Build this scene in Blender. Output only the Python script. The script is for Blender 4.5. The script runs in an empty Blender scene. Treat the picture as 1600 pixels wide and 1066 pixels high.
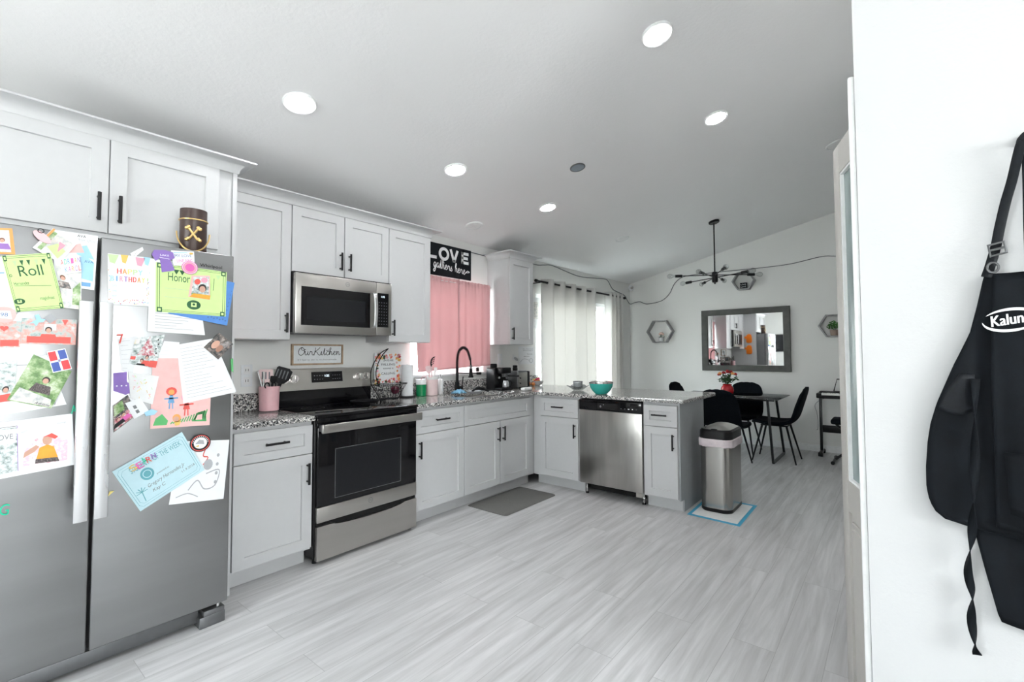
import bpy, bmesh, math, random
from mathutils import Vector as V, Matrix
random.seed(7)
S = bpy.context.scene
C = S.collection
PI = math.pi

# ---------------------------------------------------------------- camera
def make_camera():
    yaw, pitch, roll = math.radians(37.2237), math.radians(2.1125), math.radians(-0.3324)
    fw = V((math.cos(yaw)*math.cos(pitch), math.sin(yaw)*math.cos(pitch), math.sin(pitch)))
    r = V((math.sin(yaw), -math.cos(yaw), 0)); u = r.cross(fw)
    r2 = r*math.cos(roll) + u*math.sin(roll); u2 = -r*math.sin(roll) + u*math.cos(roll)
    cd = bpy.data.cameras.new('camera'); co = bpy.data.objects.new('camera', cd); C.objects.link(co)
    m = Matrix((r2, u2, -fw)).transposed().to_4x4(); m.translation = V((-0.9965, -3.505, 1.2873))
    co.matrix_world = m
    cd.sensor_width = 36; cd.lens = 36*723.57/1600
    cd.shift_x = -49.15/1600; cd.shift_y = -6.64/1600
    cd.clip_start = .05
    S.camera = co
make_camera()

# ---------------------------------------------------------------- world and exposure
def make_world():
    w = bpy.data.worlds.new('overcast_sky'); S.world = w; w.use_nodes = True
    nt = w.node_tree; nt.nodes.clear()
    out = nt.nodes.new('ShaderNodeOutputWorld'); bg = nt.nodes.new('ShaderNodeBackground')
    tc = nt.nodes.new('ShaderNodeTexCoord'); sep = nt.nodes.new('ShaderNodeSeparateXYZ')
    cr = nt.nodes.new('ShaderNodeValToRGB')
    nt.links.new(tc.outputs['Generated'], sep.inputs[0]); nt.links.new(sep.outputs['Z'], cr.inputs[0])
    e = cr.color_ramp.elements
    e[0].position = 0.0; e[0].color = (.95, .96, .93, 1); e[1].position = .35; e[1].color = (.88, .94, 1.0, 1)
    nt.links.new(cr.outputs[0], bg.inputs['Color']); bg.inputs['Strength'].default_value = 9.0
    nt.links.new(bg.outputs[0], out.inputs[0])
make_world()
S.view_settings.view_transform = 'Standard'; S.view_settings.look = 'None'
S.view_settings.gamma = 1; S.view_settings.use_curve_mapping = False
S.view_settings.exposure = 1.06

def fill_lamp(name, loc, rot, sx, sy, power, col):          # fill lamp added at an invented window out of view
    l = bpy.data.lights.new(name, 'AREA'); l.shape = 'RECTANGLE'; l.size = sx; l.size_y = sy
    l.energy = power; l.color = col
    o = bpy.data.objects.new(name, l); C.objects.link(o); o.location = loc; o.rotation_euler = rot
    return o
fill_lamp('fill_lamp_rear', (-1.0, -6.95, 1.85), (PI/2+.15, 0, 0), 1.4, .9, 40, (.98, .985, 1))  # added fill from behind the camera, no known source
fill_lamp('fill_lamp_left', (-3.15, -1.8, 1.55), (PI/2-.08, 0, -PI/2-.15), 1.2, .8, 13, (.98, .985, 1))  # added fill from the left, aimed at the peninsula fronts
LAMP = 58.0            # radiance of the recessed ceiling lights

# ---------------------------------------------------------------- materials
MATS = {}
def new_mat(name):
    m = bpy.data.materials.new(name); m.use_nodes = True; MATS[name] = m
    nt = m.node_tree; b = nt.nodes['Principled BSDF']
    return m, nt, b
def nd(nt, t, **k):
    n = nt.nodes.new(t)
    for a, v in k.items():
        if a in n.inputs: n.inputs[a].default_value = v
        else: setattr(n, a, v)
    return n
def coords(nt, scale=(1, 1, 1), rot=(0, 0, 0), kind='Object', world=True):
    if world:
        g = nt.nodes.new('ShaderNodeNewGeometry'); src = g.outputs['Position']
    else:
        g = nt.nodes.new('ShaderNodeTexCoord'); src = g.outputs[kind]
    mp = nt.nodes.new('ShaderNodeMapping'); mp.inputs['Scale'].default_value = scale; mp.inputs['Rotation'].default_value = rot
    nt.links.new(src, mp.inputs['Vector'])
    return mp.outputs[0]
def ramp(nt, src, stops, interp='LINEAR'):
    r = nt.nodes.new('ShaderNodeValToRGB'); r.color_ramp.interpolation = interp
    e = r.color_ramp.elements
    while len(e) < len(stops): e.new(.5)
    for k, (p, c) in enumerate(stops):
        e[k].position = p; e[k].color = (*c, 1) if len(c) == 3 else c
    nt.links.new(src, r.inputs[0]); return r.outputs[0]
def bump(nt, b, src, strength=.1, dist=.01):
    bp = nd(nt, 'ShaderNodeBump', Strength=strength, Distance=dist)
    nt.links.new(src, bp.inputs['Height']); nt.links.new(bp.outputs[0], b.inputs['Normal'])

def plain(name, col, rough=.5, metal=0, var=.04, scale=30, spec=.5, coat=0, bmp=0, trans=0, emit=0, alpha=1, sheen=0):
    m, nt, b = new_mat(name)
    v = coords(nt, (scale,)*3, world=False)
    n = nd(nt, 'ShaderNodeTexNoise', Scale=1.0, Detail=3.0); nt.links.new(v, n.inputs['Vector'])
    lo = tuple(max(0, c*(1-var)) for c in col); hi = tuple(min(1, c*(1+var)) for c in col)
    nt.links.new(ramp(nt, n.outputs[0], [(.3, lo), (.7, hi)]), b.inputs['Base Color'])
    b.inputs['Roughness'].default_value = rough; b.inputs['Metallic'].default_value = metal
    b.inputs['Specular IOR Level'].default_value = spec; b.inputs['Coat Weight'].default_value = coat
    b.inputs['Transmission Weight'].default_value = trans
    b.inputs['Sheen Weight'].default_value = sheen
    if emit:
        b.inputs['Emission Color'].default_value = (*col, 1); b.inputs['Emission Strength'].default_value = emit
    if bmp: bump(nt, b, n.outputs[0], bmp, .004)
    return m

def wall_mat(name, col, sc=90, st=.25, rough=.75):
    m, nt, b = new_mat(name)
    v = coords(nt)
    n = nd(nt, 'ShaderNodeTexNoise', Scale=float(sc), Detail=4.0, Roughness=.6); nt.links.new(v, n.inputs['Vector'])
    n2 = nd(nt, 'ShaderNodeTexNoise', Scale=1.3, Detail=2.0); nt.links.new(v, n2.inputs['Vector'])
    nt.links.new(ramp(nt, n2.outputs[0], [(.3, tuple(c*.985 for c in col)), (.7, col)]), b.inputs['Base Color'])
    b.inputs['Roughness'].default_value = rough; b.inputs['Specular IOR Level'].default_value = .3
    bump(nt, b, n.outputs[0], st, .003)
wall_mat('wall_paint', (.82, .82, .80))
wall_mat('wall_paint_dimmed', (.60, .608, .610), 70, .35)  # wall paint darkened to offset the excess light on the entry wall
wall_mat('ceiling_paint', (.87, .865, .865), 45, .5, .85)
plain('trim_white', (.82, .83, .83), .4)

def floor_mat():
    m, nt, b = new_mat('floor_planks')
    v = coords(nt)
    br = nd(nt, 'ShaderNodeTexBrick', Scale=1.0); br.offset = .37; br.offset_frequency = 2
    br.inputs['Brick Width'].default_value = 1.22; br.inputs['Row Height'].default_value = .18
    br.inputs['Mortar Size'].default_value = .0012; br.inputs['Mortar Smooth'].default_value = .3
    br.inputs['Color1'].default_value = (.2, .2, .2, 1); br.inputs['Color2'].default_value = (.8, .8, .8, 1)
    br.inputs['Mortar'].default_value = (.35, .35, .35, 1); br.inputs['Bias'].default_value = 0
    nt.links.new(v, br.inputs['Vector'])
    v2 = nt.nodes.new('ShaderNodeMapping'); v2.inputs['Scale'].default_value = (1.6, 22, 1); nt.links.new(v, v2.inputs['Vector'])
    off = nt.nodes.new('ShaderNodeVectorMath'); off.operation = 'MULTIPLY_ADD'
    nt.links.new(br.outputs['Color'], off.inputs[0]); off.inputs[1].default_value = (7, 3, 0); nt.links.new(v2.outputs[0], off.inputs[2])
    n1 = nd(nt, 'ShaderNodeTexNoise', Scale=1.0, Detail=6.0, Roughness=.62, Distortion=.5); nt.links.new(off.outputs[0], n1.inputs['Vector'])
    v3 = nt.nodes.new('ShaderNodeMapping'); v3.inputs['Scale'].default_value = (.9, 5, 1); nt.links.new(v, v3.inputs['Vector'])
    n2 = nd(nt, 'ShaderNodeTexNoise', Scale=1.0, Detail=3.0); nt.links.new(v3.outputs[0], n2.inputs['Vector'])
    a = nd(nt, 'ShaderNodeMath', operation='MULTIPLY_ADD'); nt.links.new(n2.outputs[0], a.inputs[0]); a.inputs[1].default_value = .45
    nt.links.new(n1.outputs[0], a.inputs[2])
    a2 = nd(nt, 'ShaderNodeMath', operation='MULTIPLY_ADD'); nt.links.new(br.outputs['Color'], a2.inputs[0]); a2.inputs[1].default_value = .10
    nt.links.new(a.outputs[0], a2.inputs[2])
    col = ramp(nt, a2.outputs[0], [(.46, (.375, .37, .373)), (.66, (.485, .482, .484)), (.80, (.56, .557, .56)), (.98, (.665, .66, .663))])
    mx = nt.nodes.new('ShaderNodeMix'); mx.data_type = 'RGBA'
    nt.links.new(br.outputs['Fac'], mx.inputs[0]); nt.links.new(col, mx.inputs[6]); mx.inputs[7].default_value = (.36, .36, .36, 1)
    nt.links.new(mx.outputs[2], b.inputs['Base Color'])
    b.inputs['Roughness'].default_value = .42; b.inputs['Specular IOR Level'].default_value = .45
    bump(nt, b, n1.outputs[0], .12, .002)
floor_mat()

def granite():
    m, nt, b = new_mat('granite')
    v = coords(nt, (1, 1, 1))
    n0 = nd(nt, 'ShaderNodeTexNoise', Scale=60.0, Detail=2.0); nt.links.new(v, n0.inputs['Vector'])
    ad = nt.nodes.new('ShaderNodeVectorMath'); ad.operation = 'MULTIPLY_ADD'; nt.links.new(n0.outputs['Color'], ad.inputs[0])
    ad.inputs[1].default_value = (.02, .02, .02); nt.links.new(v, ad.inputs[2])
    vo = nd(nt, 'ShaderNodeTexVoronoi', Scale=175.0); nt.links.new(ad.outputs[0], vo.inputs['Vector'])
    sp = nt.nodes.new('ShaderNodeSeparateColor'); nt.links.new(vo.outputs['Color'], sp.inputs[0])
    col = ramp(nt, sp.outputs[0], [(0, (.015, .015, .017)), (.24, (.09, .095, .10)), (.40, (.28, .28, .28)), (.58, (.50, .49, .47)), (.78, (.80, .79, .76))], 'CONSTANT')
    nt.links.new(col, b.inputs['Base Color'])
    b.inputs['Roughness'].default_value = .10; b.inputs['Specular IOR Level'].default_value = .6
granite()

def stainless(name, col, rough, axis='z', smudge=.5):
    m, nt, b = new_mat(name)
    s = {'z': (9, 9, 1.2), 'x': (1.2, 9, 9), 'y': (9, 1.2, 9)}[axis]
    v2 = coords(nt, s); n2 = nd(nt, 'ShaderNodeTexNoise', Scale=1.0, Detail=3.0, Roughness=.5); nt.links.new(v2, n2.inputs['Vector'])
    nt.links.new(ramp(nt, n2.outputs[0], [(.30, tuple(c*(1-.22*smudge) for c in col)), (.50, col), (.72, tuple(min(1, c*(1+.30*smudge)) for c in col))]), b.inputs['Base Color'])
    b.inputs['Metallic'].default_value = 1
    r = nd(nt, 'ShaderNodeMapRange'); nt.links.new(n2.outputs[0], r.inputs[0])
    r.inputs['From Min'].default_value = .3; r.inputs['From Max'].default_value = .7
    r.inputs['To Min'].default_value = rough; r.inputs['To Max'].default_value = rough+.06
    nt.links.new(r.outputs[0], b.inputs['Roughness'])
stainless('stainless_fridge', (.30, .303, .307), .32, 'x', .25)
stainless('stainless', (.48, .465, .44), .27, 'x', .25)
stainless('stainless_vertical', (.43, .42, .40), .28, 'z', .7)
stainless('stainless_can', (.40, .39, .37), .20, 'z', .2)
stainless('stainless_bright', (.80, .81, .82), .25, 'z', .0)
plain('dark_steel', (.17, .175, .18), .4, .7)
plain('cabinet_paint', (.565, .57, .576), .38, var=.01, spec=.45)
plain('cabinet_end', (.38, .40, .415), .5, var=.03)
plain('cabinet_inside', (.35, .36, .37), .6)
plain('matte_black', (.005, .005, .006), .5, spec=.25)
plain('satin_black', (.006, .006, .007), .32, spec=.35)
plain('gloss_black', (.003, .003, .004), .07, spec=.35)
plain('glass_black', (.010, .011, .013), .12, spec=.3)
plain('gap_black', (.002, .002, .002), .8)
plain('chrome', (.85, .85, .85), .12, 1)
plain('knob_chrome', (.82, .79, .77), .22, 1)
plain('white_plastic', (.80, .80, .80), .4)
plain('grey_disc', (.25, .29, .33), .5)
plain('mirror_glass', (.86, .88, .88), .02, 1, var=0)
plain('mirror_frame', (.070, .074, .068), .5, var=.2, scale=12)
plain('hex_wood', (.33, .33, .33), .6, var=.15, scale=20)
plain('wood_tan', (.42, .30, .20), .6, var=.2, scale=40)
plain('sign_white', (.82, .84, .85), .6)
plain('sign_black', (.006, .008, .011), .6, spec=.2)
plain('letter_white', (.85, .86, .87), .6)
plain('ink_black', (.01, .01, .012), .7)
plain('ink_grey', (.18, .19, .20), .7)
plain('ink_faint', (.40, .41, .43), .7)
plain('ink_blue', (.08, .17, .38), .7)
plain('ink_dark_green', (.03, .12, .05), .7)
plain('ink_teal', (.12, .36, .42), .7)
plain('pink_plastic', (.78, .47, .50), .35)
plain('pink_pale', (.83, .64, .64), .4)
plain('green_plastic', (.0, .23, .075), .3)
plain('teal_enamel', (.03, .44, .37), .25, coat=.4)
plain('steel_inner', (.72, .70, .69), .18, 1)
plain('mat_grey', (.15, .148, .14), .85, var=.12, scale=160, bmp=.3)
plain('mat_edge', (.11, .11, .108), .8)
plain('pad_white', (.78, .78, .78), .8, bmp=.2)
plain('pad_blue', (.06, .43, .66), .5)
plain('bag_plastic', (.82, .72, .75), .45, var=.08, trans=.2)
plain('fabric_black', (.004, .006, .009), .9, var=.3, scale=80, bmp=.2, spec=.15)
plain('apron_cloth', (.0035, .0055, .008), .75, var=.25, scale=25, bmp=.25, spec=.18)
plain('apron_strap', (.006, .008, .011), .6, var=.3, scale=80, spec=.25)
plain('bucket_brown', (.055, .032, .027), .4)
plain('gold', (.85, .60, .25), .3, .8)
plain('red_petal', (.42, .01, .015), .6, var=.3, scale=60)
plain('red_vase', (.45, .005, .01), .15, coat=.5)
plain('leaf_dark', (.02, .07, .02), .6, var=.4, scale=60)
plain('leaf_green', (.06, .22, .04), .55, var=.4, scale=60)
plain('peach_petal', (.75, .55, .48), .6)
plain('terracotta', (.33, .25, .20), .7)
plain('orange_cloth', (.9, .22, .01), .8)
plain('plum', (.09, .012, .03), .25, var=.5, scale=20)
plain('magenta', (.80, .02, .22), .5)
plain('candy_orange', (.85, .32, .10), .5)
plain('candy_yellow', (.85, .65, .15), .5)
plain('sponge_blue', (.22, .48, .68), .7)
plain('dull_black', (.012, .012, .014), .6, spec=.3)
plain('carafe_glass', (.5, .5, .52), .05, .6)
plain('door_grey', (.44, .425, .40), .45, var=.02)
plain('piano_white', (.80, .80, .78), .3)
plain('socket_white', (.78, .80, .82), .4)
plain('paper_white', (.80, .815, .83), .65, var=.015)
plain('paper_offwhite', (.76, .77, .77), .65, var=.03)
plain('paper_lime', (.60, .82, .33), .65, var=.03)
plain('paper_pink', (.80, .50, .48), .65, var=.05)
plain('paper_cyan', (.50, .70, .76), .65, var=.03)
plain('paper_blue', (.09, .25, .62), .65, var=.06)
plain('paper_purple', (.25, .15, .47), .6, var=.05)
plain('flag_red', (.72, .03, .04), .4); plain('flag_blue', (.03, .08, .38), .4)
plain('c_red', (.75, .10, .08), .5); plain('c_orange', (.85, .36, .10), .5); plain('c_yellow', (.85, .70, .22), .5)
plain('c_green', (.10, .42, .14), .5); plain('c_mint', (.0, .52, .30), .35); plain('c_blue', (.15, .36, .62), .5)
plain('c_lightblue', (.35, .62, .80), .5); plain('c_pink', (.85, .35, .45), .5); plain('c_magenta', (.72, .12, .42), .4)
plain('c_purple', (.32, .16, .50), .5); plain('c_lightgreen', (.50, .74, .35), .5); plain('c_gold', (.75, .50, .12), .5)
plain('skin', (.62, .36, .27), .6); plain('skin_dark', (.40, .21, .15), .6); plain('hair_dark', (.03, .02, .018), .6); plain('hair_brown', (.20, .09, .05), .6)
plain('cloth_pattern', (.12, .10, .10), .7, var=.9, scale=250)
plain('dress_orange', (.85, .38, .05), .7, var=.1)

def photo_mat(name, cols, sc=60):
    m, nt, b = new_mat(name)
    v = coords(nt); n = nd(nt, 'ShaderNodeTexNoise', Scale=float(sc), Detail=4.0, Roughness=.65); nt.links.new(v, n.inputs['Vector'])
    k = len(cols); nt.links.new(ramp(nt, n.outputs[0], [(.30+.4*i/(k-1), c) for i, c in enumerate(cols)]), b.inputs['Base Color'])
    b.inputs['Roughness'].default_value = .35
photo_mat('photo_foliage', [(.05, .12, .03), (.14, .28, .08), (.38, .50, .26), (.70, .76, .62)], 30)
photo_mat('photo_red', [(.10, .22, .22), (.45, .50, .48), (.72, .30, .25), (.62, .65, .63)], 28)
photo_mat('photo_pale', [(.35, .38, .36), (.55, .56, .55), (.72, .68, .62), (.82, .80, .78)], 45)
photo_mat('photo_snow', [(.12, .18, .16), (.42, .48, .47), (.70, .74, .74), (.88, .88, .88)], 70)
photo_mat('photo_dark', [(.015, .02, .02), (.07, .07, .07), (.25, .20, .18), (.60, .56, .52)], 60)
photo_mat('photo_pink', [(.85, .82, .84), (.80, .52, .62), (.85, .80, .80), (.70, .25, .35)], 40)
photo_mat('photo_xmas', [(.05, .07, .06), (.55, .12, .16), (.62, .60, .60), (.85, .80, .80)], 90)
photo_mat('photo_pastel', [(.80, .66, .30), (.80, .80, .78), (.82, .70, .75), (.60, .76, .80)], 25)
photo_mat('floral', [(.80, .78, .76), (.80, .76, .74), (.76, .45, .42), (.62, .12, .16)], 55)
photo_mat('drape_grey', [(.70, .71, .71), (.76, .77, .77), (.72, .73, .73)], 5)

def cloth(name, col, trans, tcol, sc=500):
    m, nt, b = new_mat(name)
    out = nt.nodes['Material Output']
    v = coords(nt, world=False); w1 = nd(nt, 'ShaderNodeTexNoise', Scale=float(sc), Detail=2.0); nt.links.new(v, w1.inputs['Vector'])
    nt.links.new(ramp(nt, w1.outputs[0], [(.3, tuple(c*.93 for c in col)), (.7, col)]), b.inputs['Base Color'])
    b.inputs['Roughness'].default_value = .85; b.inputs['Specular IOR Level'].default_value = .2
    t = nt.nodes.new('ShaderNodeBsdfTranslucent'); t.inputs['Color'].default_value = (*tcol, 1)
    mx = nt.nodes.new('ShaderNodeMixShader'); mx.inputs[0].default_value = trans
    nt.links.new(b.outputs[0], mx.inputs[1]); nt.links.new(t.outputs[0], mx.inputs[2]); nt.links.new(mx.outputs[0], out.inputs[0])
cloth('pink_cloth', (.78, .49, .50), .20, (.78, .52, .52))
cloth('cream_cloth', (.80, .79, .77), .27, (.80, .78, .75))

def glass(name, tint=(.9, .95, .95), mixf=.12, rough=.02):
    m, nt, b = new_mat(name); out = nt.nodes['Material Output']
    t = nt.nodes.new('ShaderNodeBsdfTransparent'); t.inputs['Color'].default_value = (*tint, 1)
    g = nt.nodes.new('ShaderNodeBsdfGlossy'); g.inputs['Roughness'].default_value = rough
    lw = nt.nodes.new('ShaderNodeLayerWeight'); lw.inputs['Blend'].default_value = .25
    a = nd(nt, 'ShaderNodeMath', operation='MULTIPLY_ADD'); nt.links.new(lw.outputs['Fresnel'], a.inputs[0]); a.inputs[1].default_value = .3; a.inputs[2].default_value = mixf
    mx = nt.nodes.new('ShaderNodeMixShader'); nt.links.new(a.outputs[0], mx.inputs[0])
    nt.links.new(t.outputs[0], mx.inputs[1]); nt.links.new(g.outputs[0], mx.inputs[2]); nt.links.new(mx.outputs[0], out.inputs[0])
glass('window_glass', (.95, .98, .98), .04)
glass('table_glass', (.35, .38, .40), .10)
glass('clear_glass', (.86, .88, .88), .12)
glass('bulb_glass', (.85, .86, .86), .10)
def frosted():
    m, nt, b = new_mat('frosted_glass')
    v = coords(nt, (4, 60, 4)); n = nd(nt, 'ShaderNodeTexNoise', Scale=1.0, Detail=2.0); nt.links.new(v, n.inputs['Vector'])
    nt.links.new(ramp(nt, n.outputs[0], [(.3, (.24, .31, .31)), (.7, (.32, .40, .40))]), b.inputs['Base Color'])
    b.inputs['Roughness'].default_value = .18; b.inputs['Transmission Weight'].default_value = .25
frosted()
def emitter(name, col, st):
    m, nt, b = new_mat(name); nt.nodes.remove(b)
    e = nt.nodes.new('ShaderNodeEmission'); e.inputs['Color'].default_value = (*col, 1); e.inputs['Strength'].default_value = st
    nt.links.new(e.outputs[0], nt.nodes['Material Output'].inputs[0])
emitter('lamp_lens', (.985, .985, 1.0), LAMP)
emitter('display_white', (.75, .9, 1.0), 1.6)

# ---------------------------------------------------------------- mesh builder
def catmull(pts, n=6, closed=False):
    pts = [V(p) for p in pts]; out = []; N = len(pts)
    rng = range(N if closed else N-1)
    for i in rng:
        p0 = pts[(i-1) % N] if closed or i > 0 else pts[0]; p1 = pts[i]; p2 = pts[(i+1) % N]
        p3 = pts[(i+2) % N] if closed or i+2 < N else pts[-1]
        for k in range(n):
            t = k/n
            out.append(.5*((2*p1)+(-p0+p2)*t+(2*p0-5*p1+4*p2-p3)*t*t+(-p0+3*p1-3*p2+p3)*t**3))
    if not closed: out.append(pts[-1])
    return out

class Fr:                      # a frame: u along, d outward, z up
    def __init__(s, o, u, n, z=(0, 0, 1)): s.o = V(o); s.u = V(u); s.n = V(n); s.z = V(z)
    def __call__(s, u, d, z): return s.o + s.u*u + s.n*d + s.z*z
FW = Fr((0, 0, 0), (1, 0, 0), (0, -1, 0))            # things on the kitchen wall face -y
FP = Fr((0, 0, 0), (0, -1, 0), (-1, 0, 0))           # peninsula faces -x (d is -x, u is -y)

_tc = {}
def text2d(s):
    if s in _tc: return _tc[s]
    cu = bpy.data.curves.new('t', 'FONT'); cu.body = s; cu.resolution_u = 3
    o = bpy.data.objects.new('t', cu); C.objects.link(o)
    me = o.to_mesh()
    vs = [(v.co.x, v.co.y) for v in me.vertices]; fs = [tuple(p.vertices) for p in me.polygons]
    o.to_mesh_clear(); bpy.data.objects.remove(o); bpy.data.curves.remove(cu)
    if vs:
        x0 = min(v[0] for v in vs); x1 = max(v[0] for v in vs)
        vs = [((v[0]-x0)/.73, v[1]/.73) for v in vs]; w = (x1-x0)/.73
    else: w = 0
    _tc[s] = (vs, fs, w); return _tc[s]

class MB:
    def __init__(s): s.v = []; s.f = []; s.m = []
    def add(s, vs, fs, m):
        b = len(s.v); s.v += [V(p) for p in vs]
        for f in fs: s.f.append(tuple(b+i for i in f)); s.m.append(m)
        return s
    def box(s, a, b, m, bev=0, seg=2, fr=None):
        lo = [min(a[i], b[i]) for i in range(3)]; hi = [max(a[i], b[i]) for i in range(3)]
        if bev <= 0:
            vs = [(x, y, z) for x in (lo[0], hi[0]) for y in (lo[1], hi[1]) for z in (lo[2], hi[2])]
            fs = [(0, 1, 3, 2), (4, 6, 7, 5), (0, 4, 5, 1), (2, 3, 7, 6), (0, 2, 6, 4), (1, 5, 7, 3)]
        else:
            bm = bmesh.new(); bmesh.ops.create_cube(bm, size=1)
            for v in bm.verts: v.co = V([lo[i]+(v.co[i]+.5)*(hi[i]-lo[i]) for i in range(3)])
            bev = min(bev, .49*min(hi[i]-lo[i] for i in range(3)))
            bmesh.ops.bevel(bm, geom=list(bm.edges), offset=bev, segments=seg, affect='EDGES', profile=.5)
            bm.verts.index_update(); vs = [tuple(v.co) for v in bm.verts]; fs = [tuple(v.index for v in f.verts) for f in bm.faces]; bm.free()
        if fr: vs = [fr(*p) for p in vs]
        return s.add(vs, fs, m)
    def rings(s, rings, m, cap0=True, cap1=True, closed=True):
        n = len(rings[0]); vs = [p for r in rings for p in r]; fs = []
        for i in range(len(rings)-1):
            for j in range(n if closed else n-1):
                k = (j+1) % n; fs.append((i*n+j, i*n+k, (i+1)*n+k, (i+1)*n+j))
        if cap0: fs.append(tuple(range(n)))
        if cap1: fs.append(tuple((len(rings)-1)*n+j for j in range(n)))
        return s.add(vs, fs, m)
    def cyl(s, p0, p1, r0, r1, m, n=20, cap=True):
        p0, p1 = V(p0), V(p1); d = (p1-p0).normalized(); a = d.orthogonal().normalized(); b = d.cross(a)
        rr = [[p+(a*math.cos(t)+b*math.sin(t))*r for t in [2*PI*k/n for k in range(n)]] for p, r in ((p0, r0), (p1, r1))]
        return s.rings(rr, m, cap, cap)
    def tube(s, pts, r, m, n=8, closed=False):
        pts = [V(p) for p in pts]; N = len(pts); up = None; rr = []
        for i, p in enumerate(pts):
            if closed: d = pts[(i+1) % N]-pts[i-1]
            else: d = pts[min(i+1, N-1)]-pts[max(i-1, 0)]
            d.normalize()
            if up is None: up = d.orthogonal().normalized()
            up = (up-d*up.dot(d)); up.normalize(); b = d.cross(up)
            ri = r[i] if isinstance(r, (list, tuple)) else r
            rr.append([p+(up*math.cos(2*PI*k/n)+b*math.sin(2*PI*k/n))*ri for k in range(n)])
        if closed: rr.append(rr[0]); return s.rings(rr, m, False, False)
        return s.rings(rr, m)
    def lathe(s, prof, c, m, n=32, cap0=True, cap1=True, sq=1, rot=0):
        c = V(c)
        rr = [[c+V((r*math.cos(2*PI*k/n+rot), r*sq*math.sin(2*PI*k/n+rot), z)) for k in range(n)] for r, z in prof]
        return s.rings(rr, m, cap0, cap1)
    def ell(s, c, r, m, n=16, h=10):
        c = V(c); r = (r, r, r) if not isinstance(r, (tuple, list)) else r
        rr = [[c+V((r[0]*math.sin(a)*math.cos(2*PI*k/n), r[1]*math.sin(a)*math.sin(2*PI*k/n), r[2]*math.cos(a))) for k in range(n)] for a in [PI*(i+.02)/(h+.04)+.0 for i in range(h+1)]]
        return s.rings(rr, m)
    def prism(s, poly, ext, m):
        e = V(ext); p = [V(q) for q in poly]; return s.rings([p, [q+e for q in p]], m)
    def grid(s, fn, nu, nv, m):
        vs = [fn(i/nu, j/nv) for i in range(nu+1) for j in range(nv+1)]
        fs = [(i*(nv+1)+j, (i+1)*(nv+1)+j, (i+1)*(nv+1)+j+1, i*(nv+1)+j+1) for i in range(nu) for j in range(nv)]
        return s.add(vs, fs, m)
    def shaker(s, fr, u0, u1, z0, z1, d0, m, th=.02, rail=.06, rec=.011, e=.0015):
        def R(a, d, k=0): return [fr(u0+a, d, z0+a), fr(u1-a, d, z0+a), fr(u1-a, d, z1-a), fr(u0+a, d, z1-a)]
        return s.rings([R(0, d0), R(0, d0+th-e), R(e, d0+th), R(rail, d0+th), R(rail+.0022, d0+th-rec)], m)
    # flat printing on a mapped surface: fn(u, v) gives a point
    def poly(s, fn, pts, m): return s.add([fn(*p) for p in pts], [tuple(range(len(pts)))], m)
    def disc(s, fn, c, r, m, n=20, ry=None):
        ry = ry or r
        return s.poly(fn, [(c[0]+r*math.cos(2*PI*k/n), c[1]+ry*math.sin(2*PI*k/n)) for k in range(n)], m)
    def ringp(s, fn, c, r0, r1, m, n=28, asp=1):
        a = [(c[0]+r0*math.cos(2*PI*k/n), c[1]+r0*asp*math.sin(2*PI*k/n)) for k in range(n)]
        b = [(c[0]+r1*math.cos(2*PI*k/n), c[1]+r1*asp*math.sin(2*PI*k/n)) for k in range(n)]
        return s.add([fn(*p) for p in a+b], [(k, (k+1) % n, n+(k+1) % n, n+k) for k in range(n)], m)
    def stroke(s, fn, pts, w, m, smooth=0):
        if smooth: pts = [(p.x, p.y) for p in catmull([(a, b, 0) for a, b in pts], smooth)]
        n = len(pts); L = []
        for i in range(n):
            a = pts[max(i-1, 0)]; b = pts[min(i+1, n-1)]; dx, dy = b[0]-a[0], b[1]-a[1]; l = math.hypot(dx, dy) or 1
            L.append((pts[i][0]-dy/l*w/2, pts[i][1]+dx/l*w/2, pts[i][0]+dy/l*w/2, pts[i][1]-dx/l*w/2))
        vs = []
        for a in L: vs += [fn(a[0], a[1]), fn(a[2], a[3])]
        return s.add(vs, [(2*i, 2*i+1, 2*i+3, 2*i+2) for i in range(n-1)], m)
    def text(s, fn, t, u, v, h, m, width=None, align='c', rot=0, sv=1, shear=0):
        vs, fs, w = text2d(t)
        if not vs: return s
        sx = (width/w) if width else h; W = w*sx
        ox = {'c': -W/2, 'l': 0, 'r': -W}[align]; c, sn = math.cos(rot), math.sin(rot)
        P = []
        for x, y in vs:
            a, b = x*sx+ox+shear*y*h, y*h
            P.append(fn(u+a*c-b*sn, v+(a*sn+b*c)*sv))
        return s.add(P, fs, m)

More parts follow.
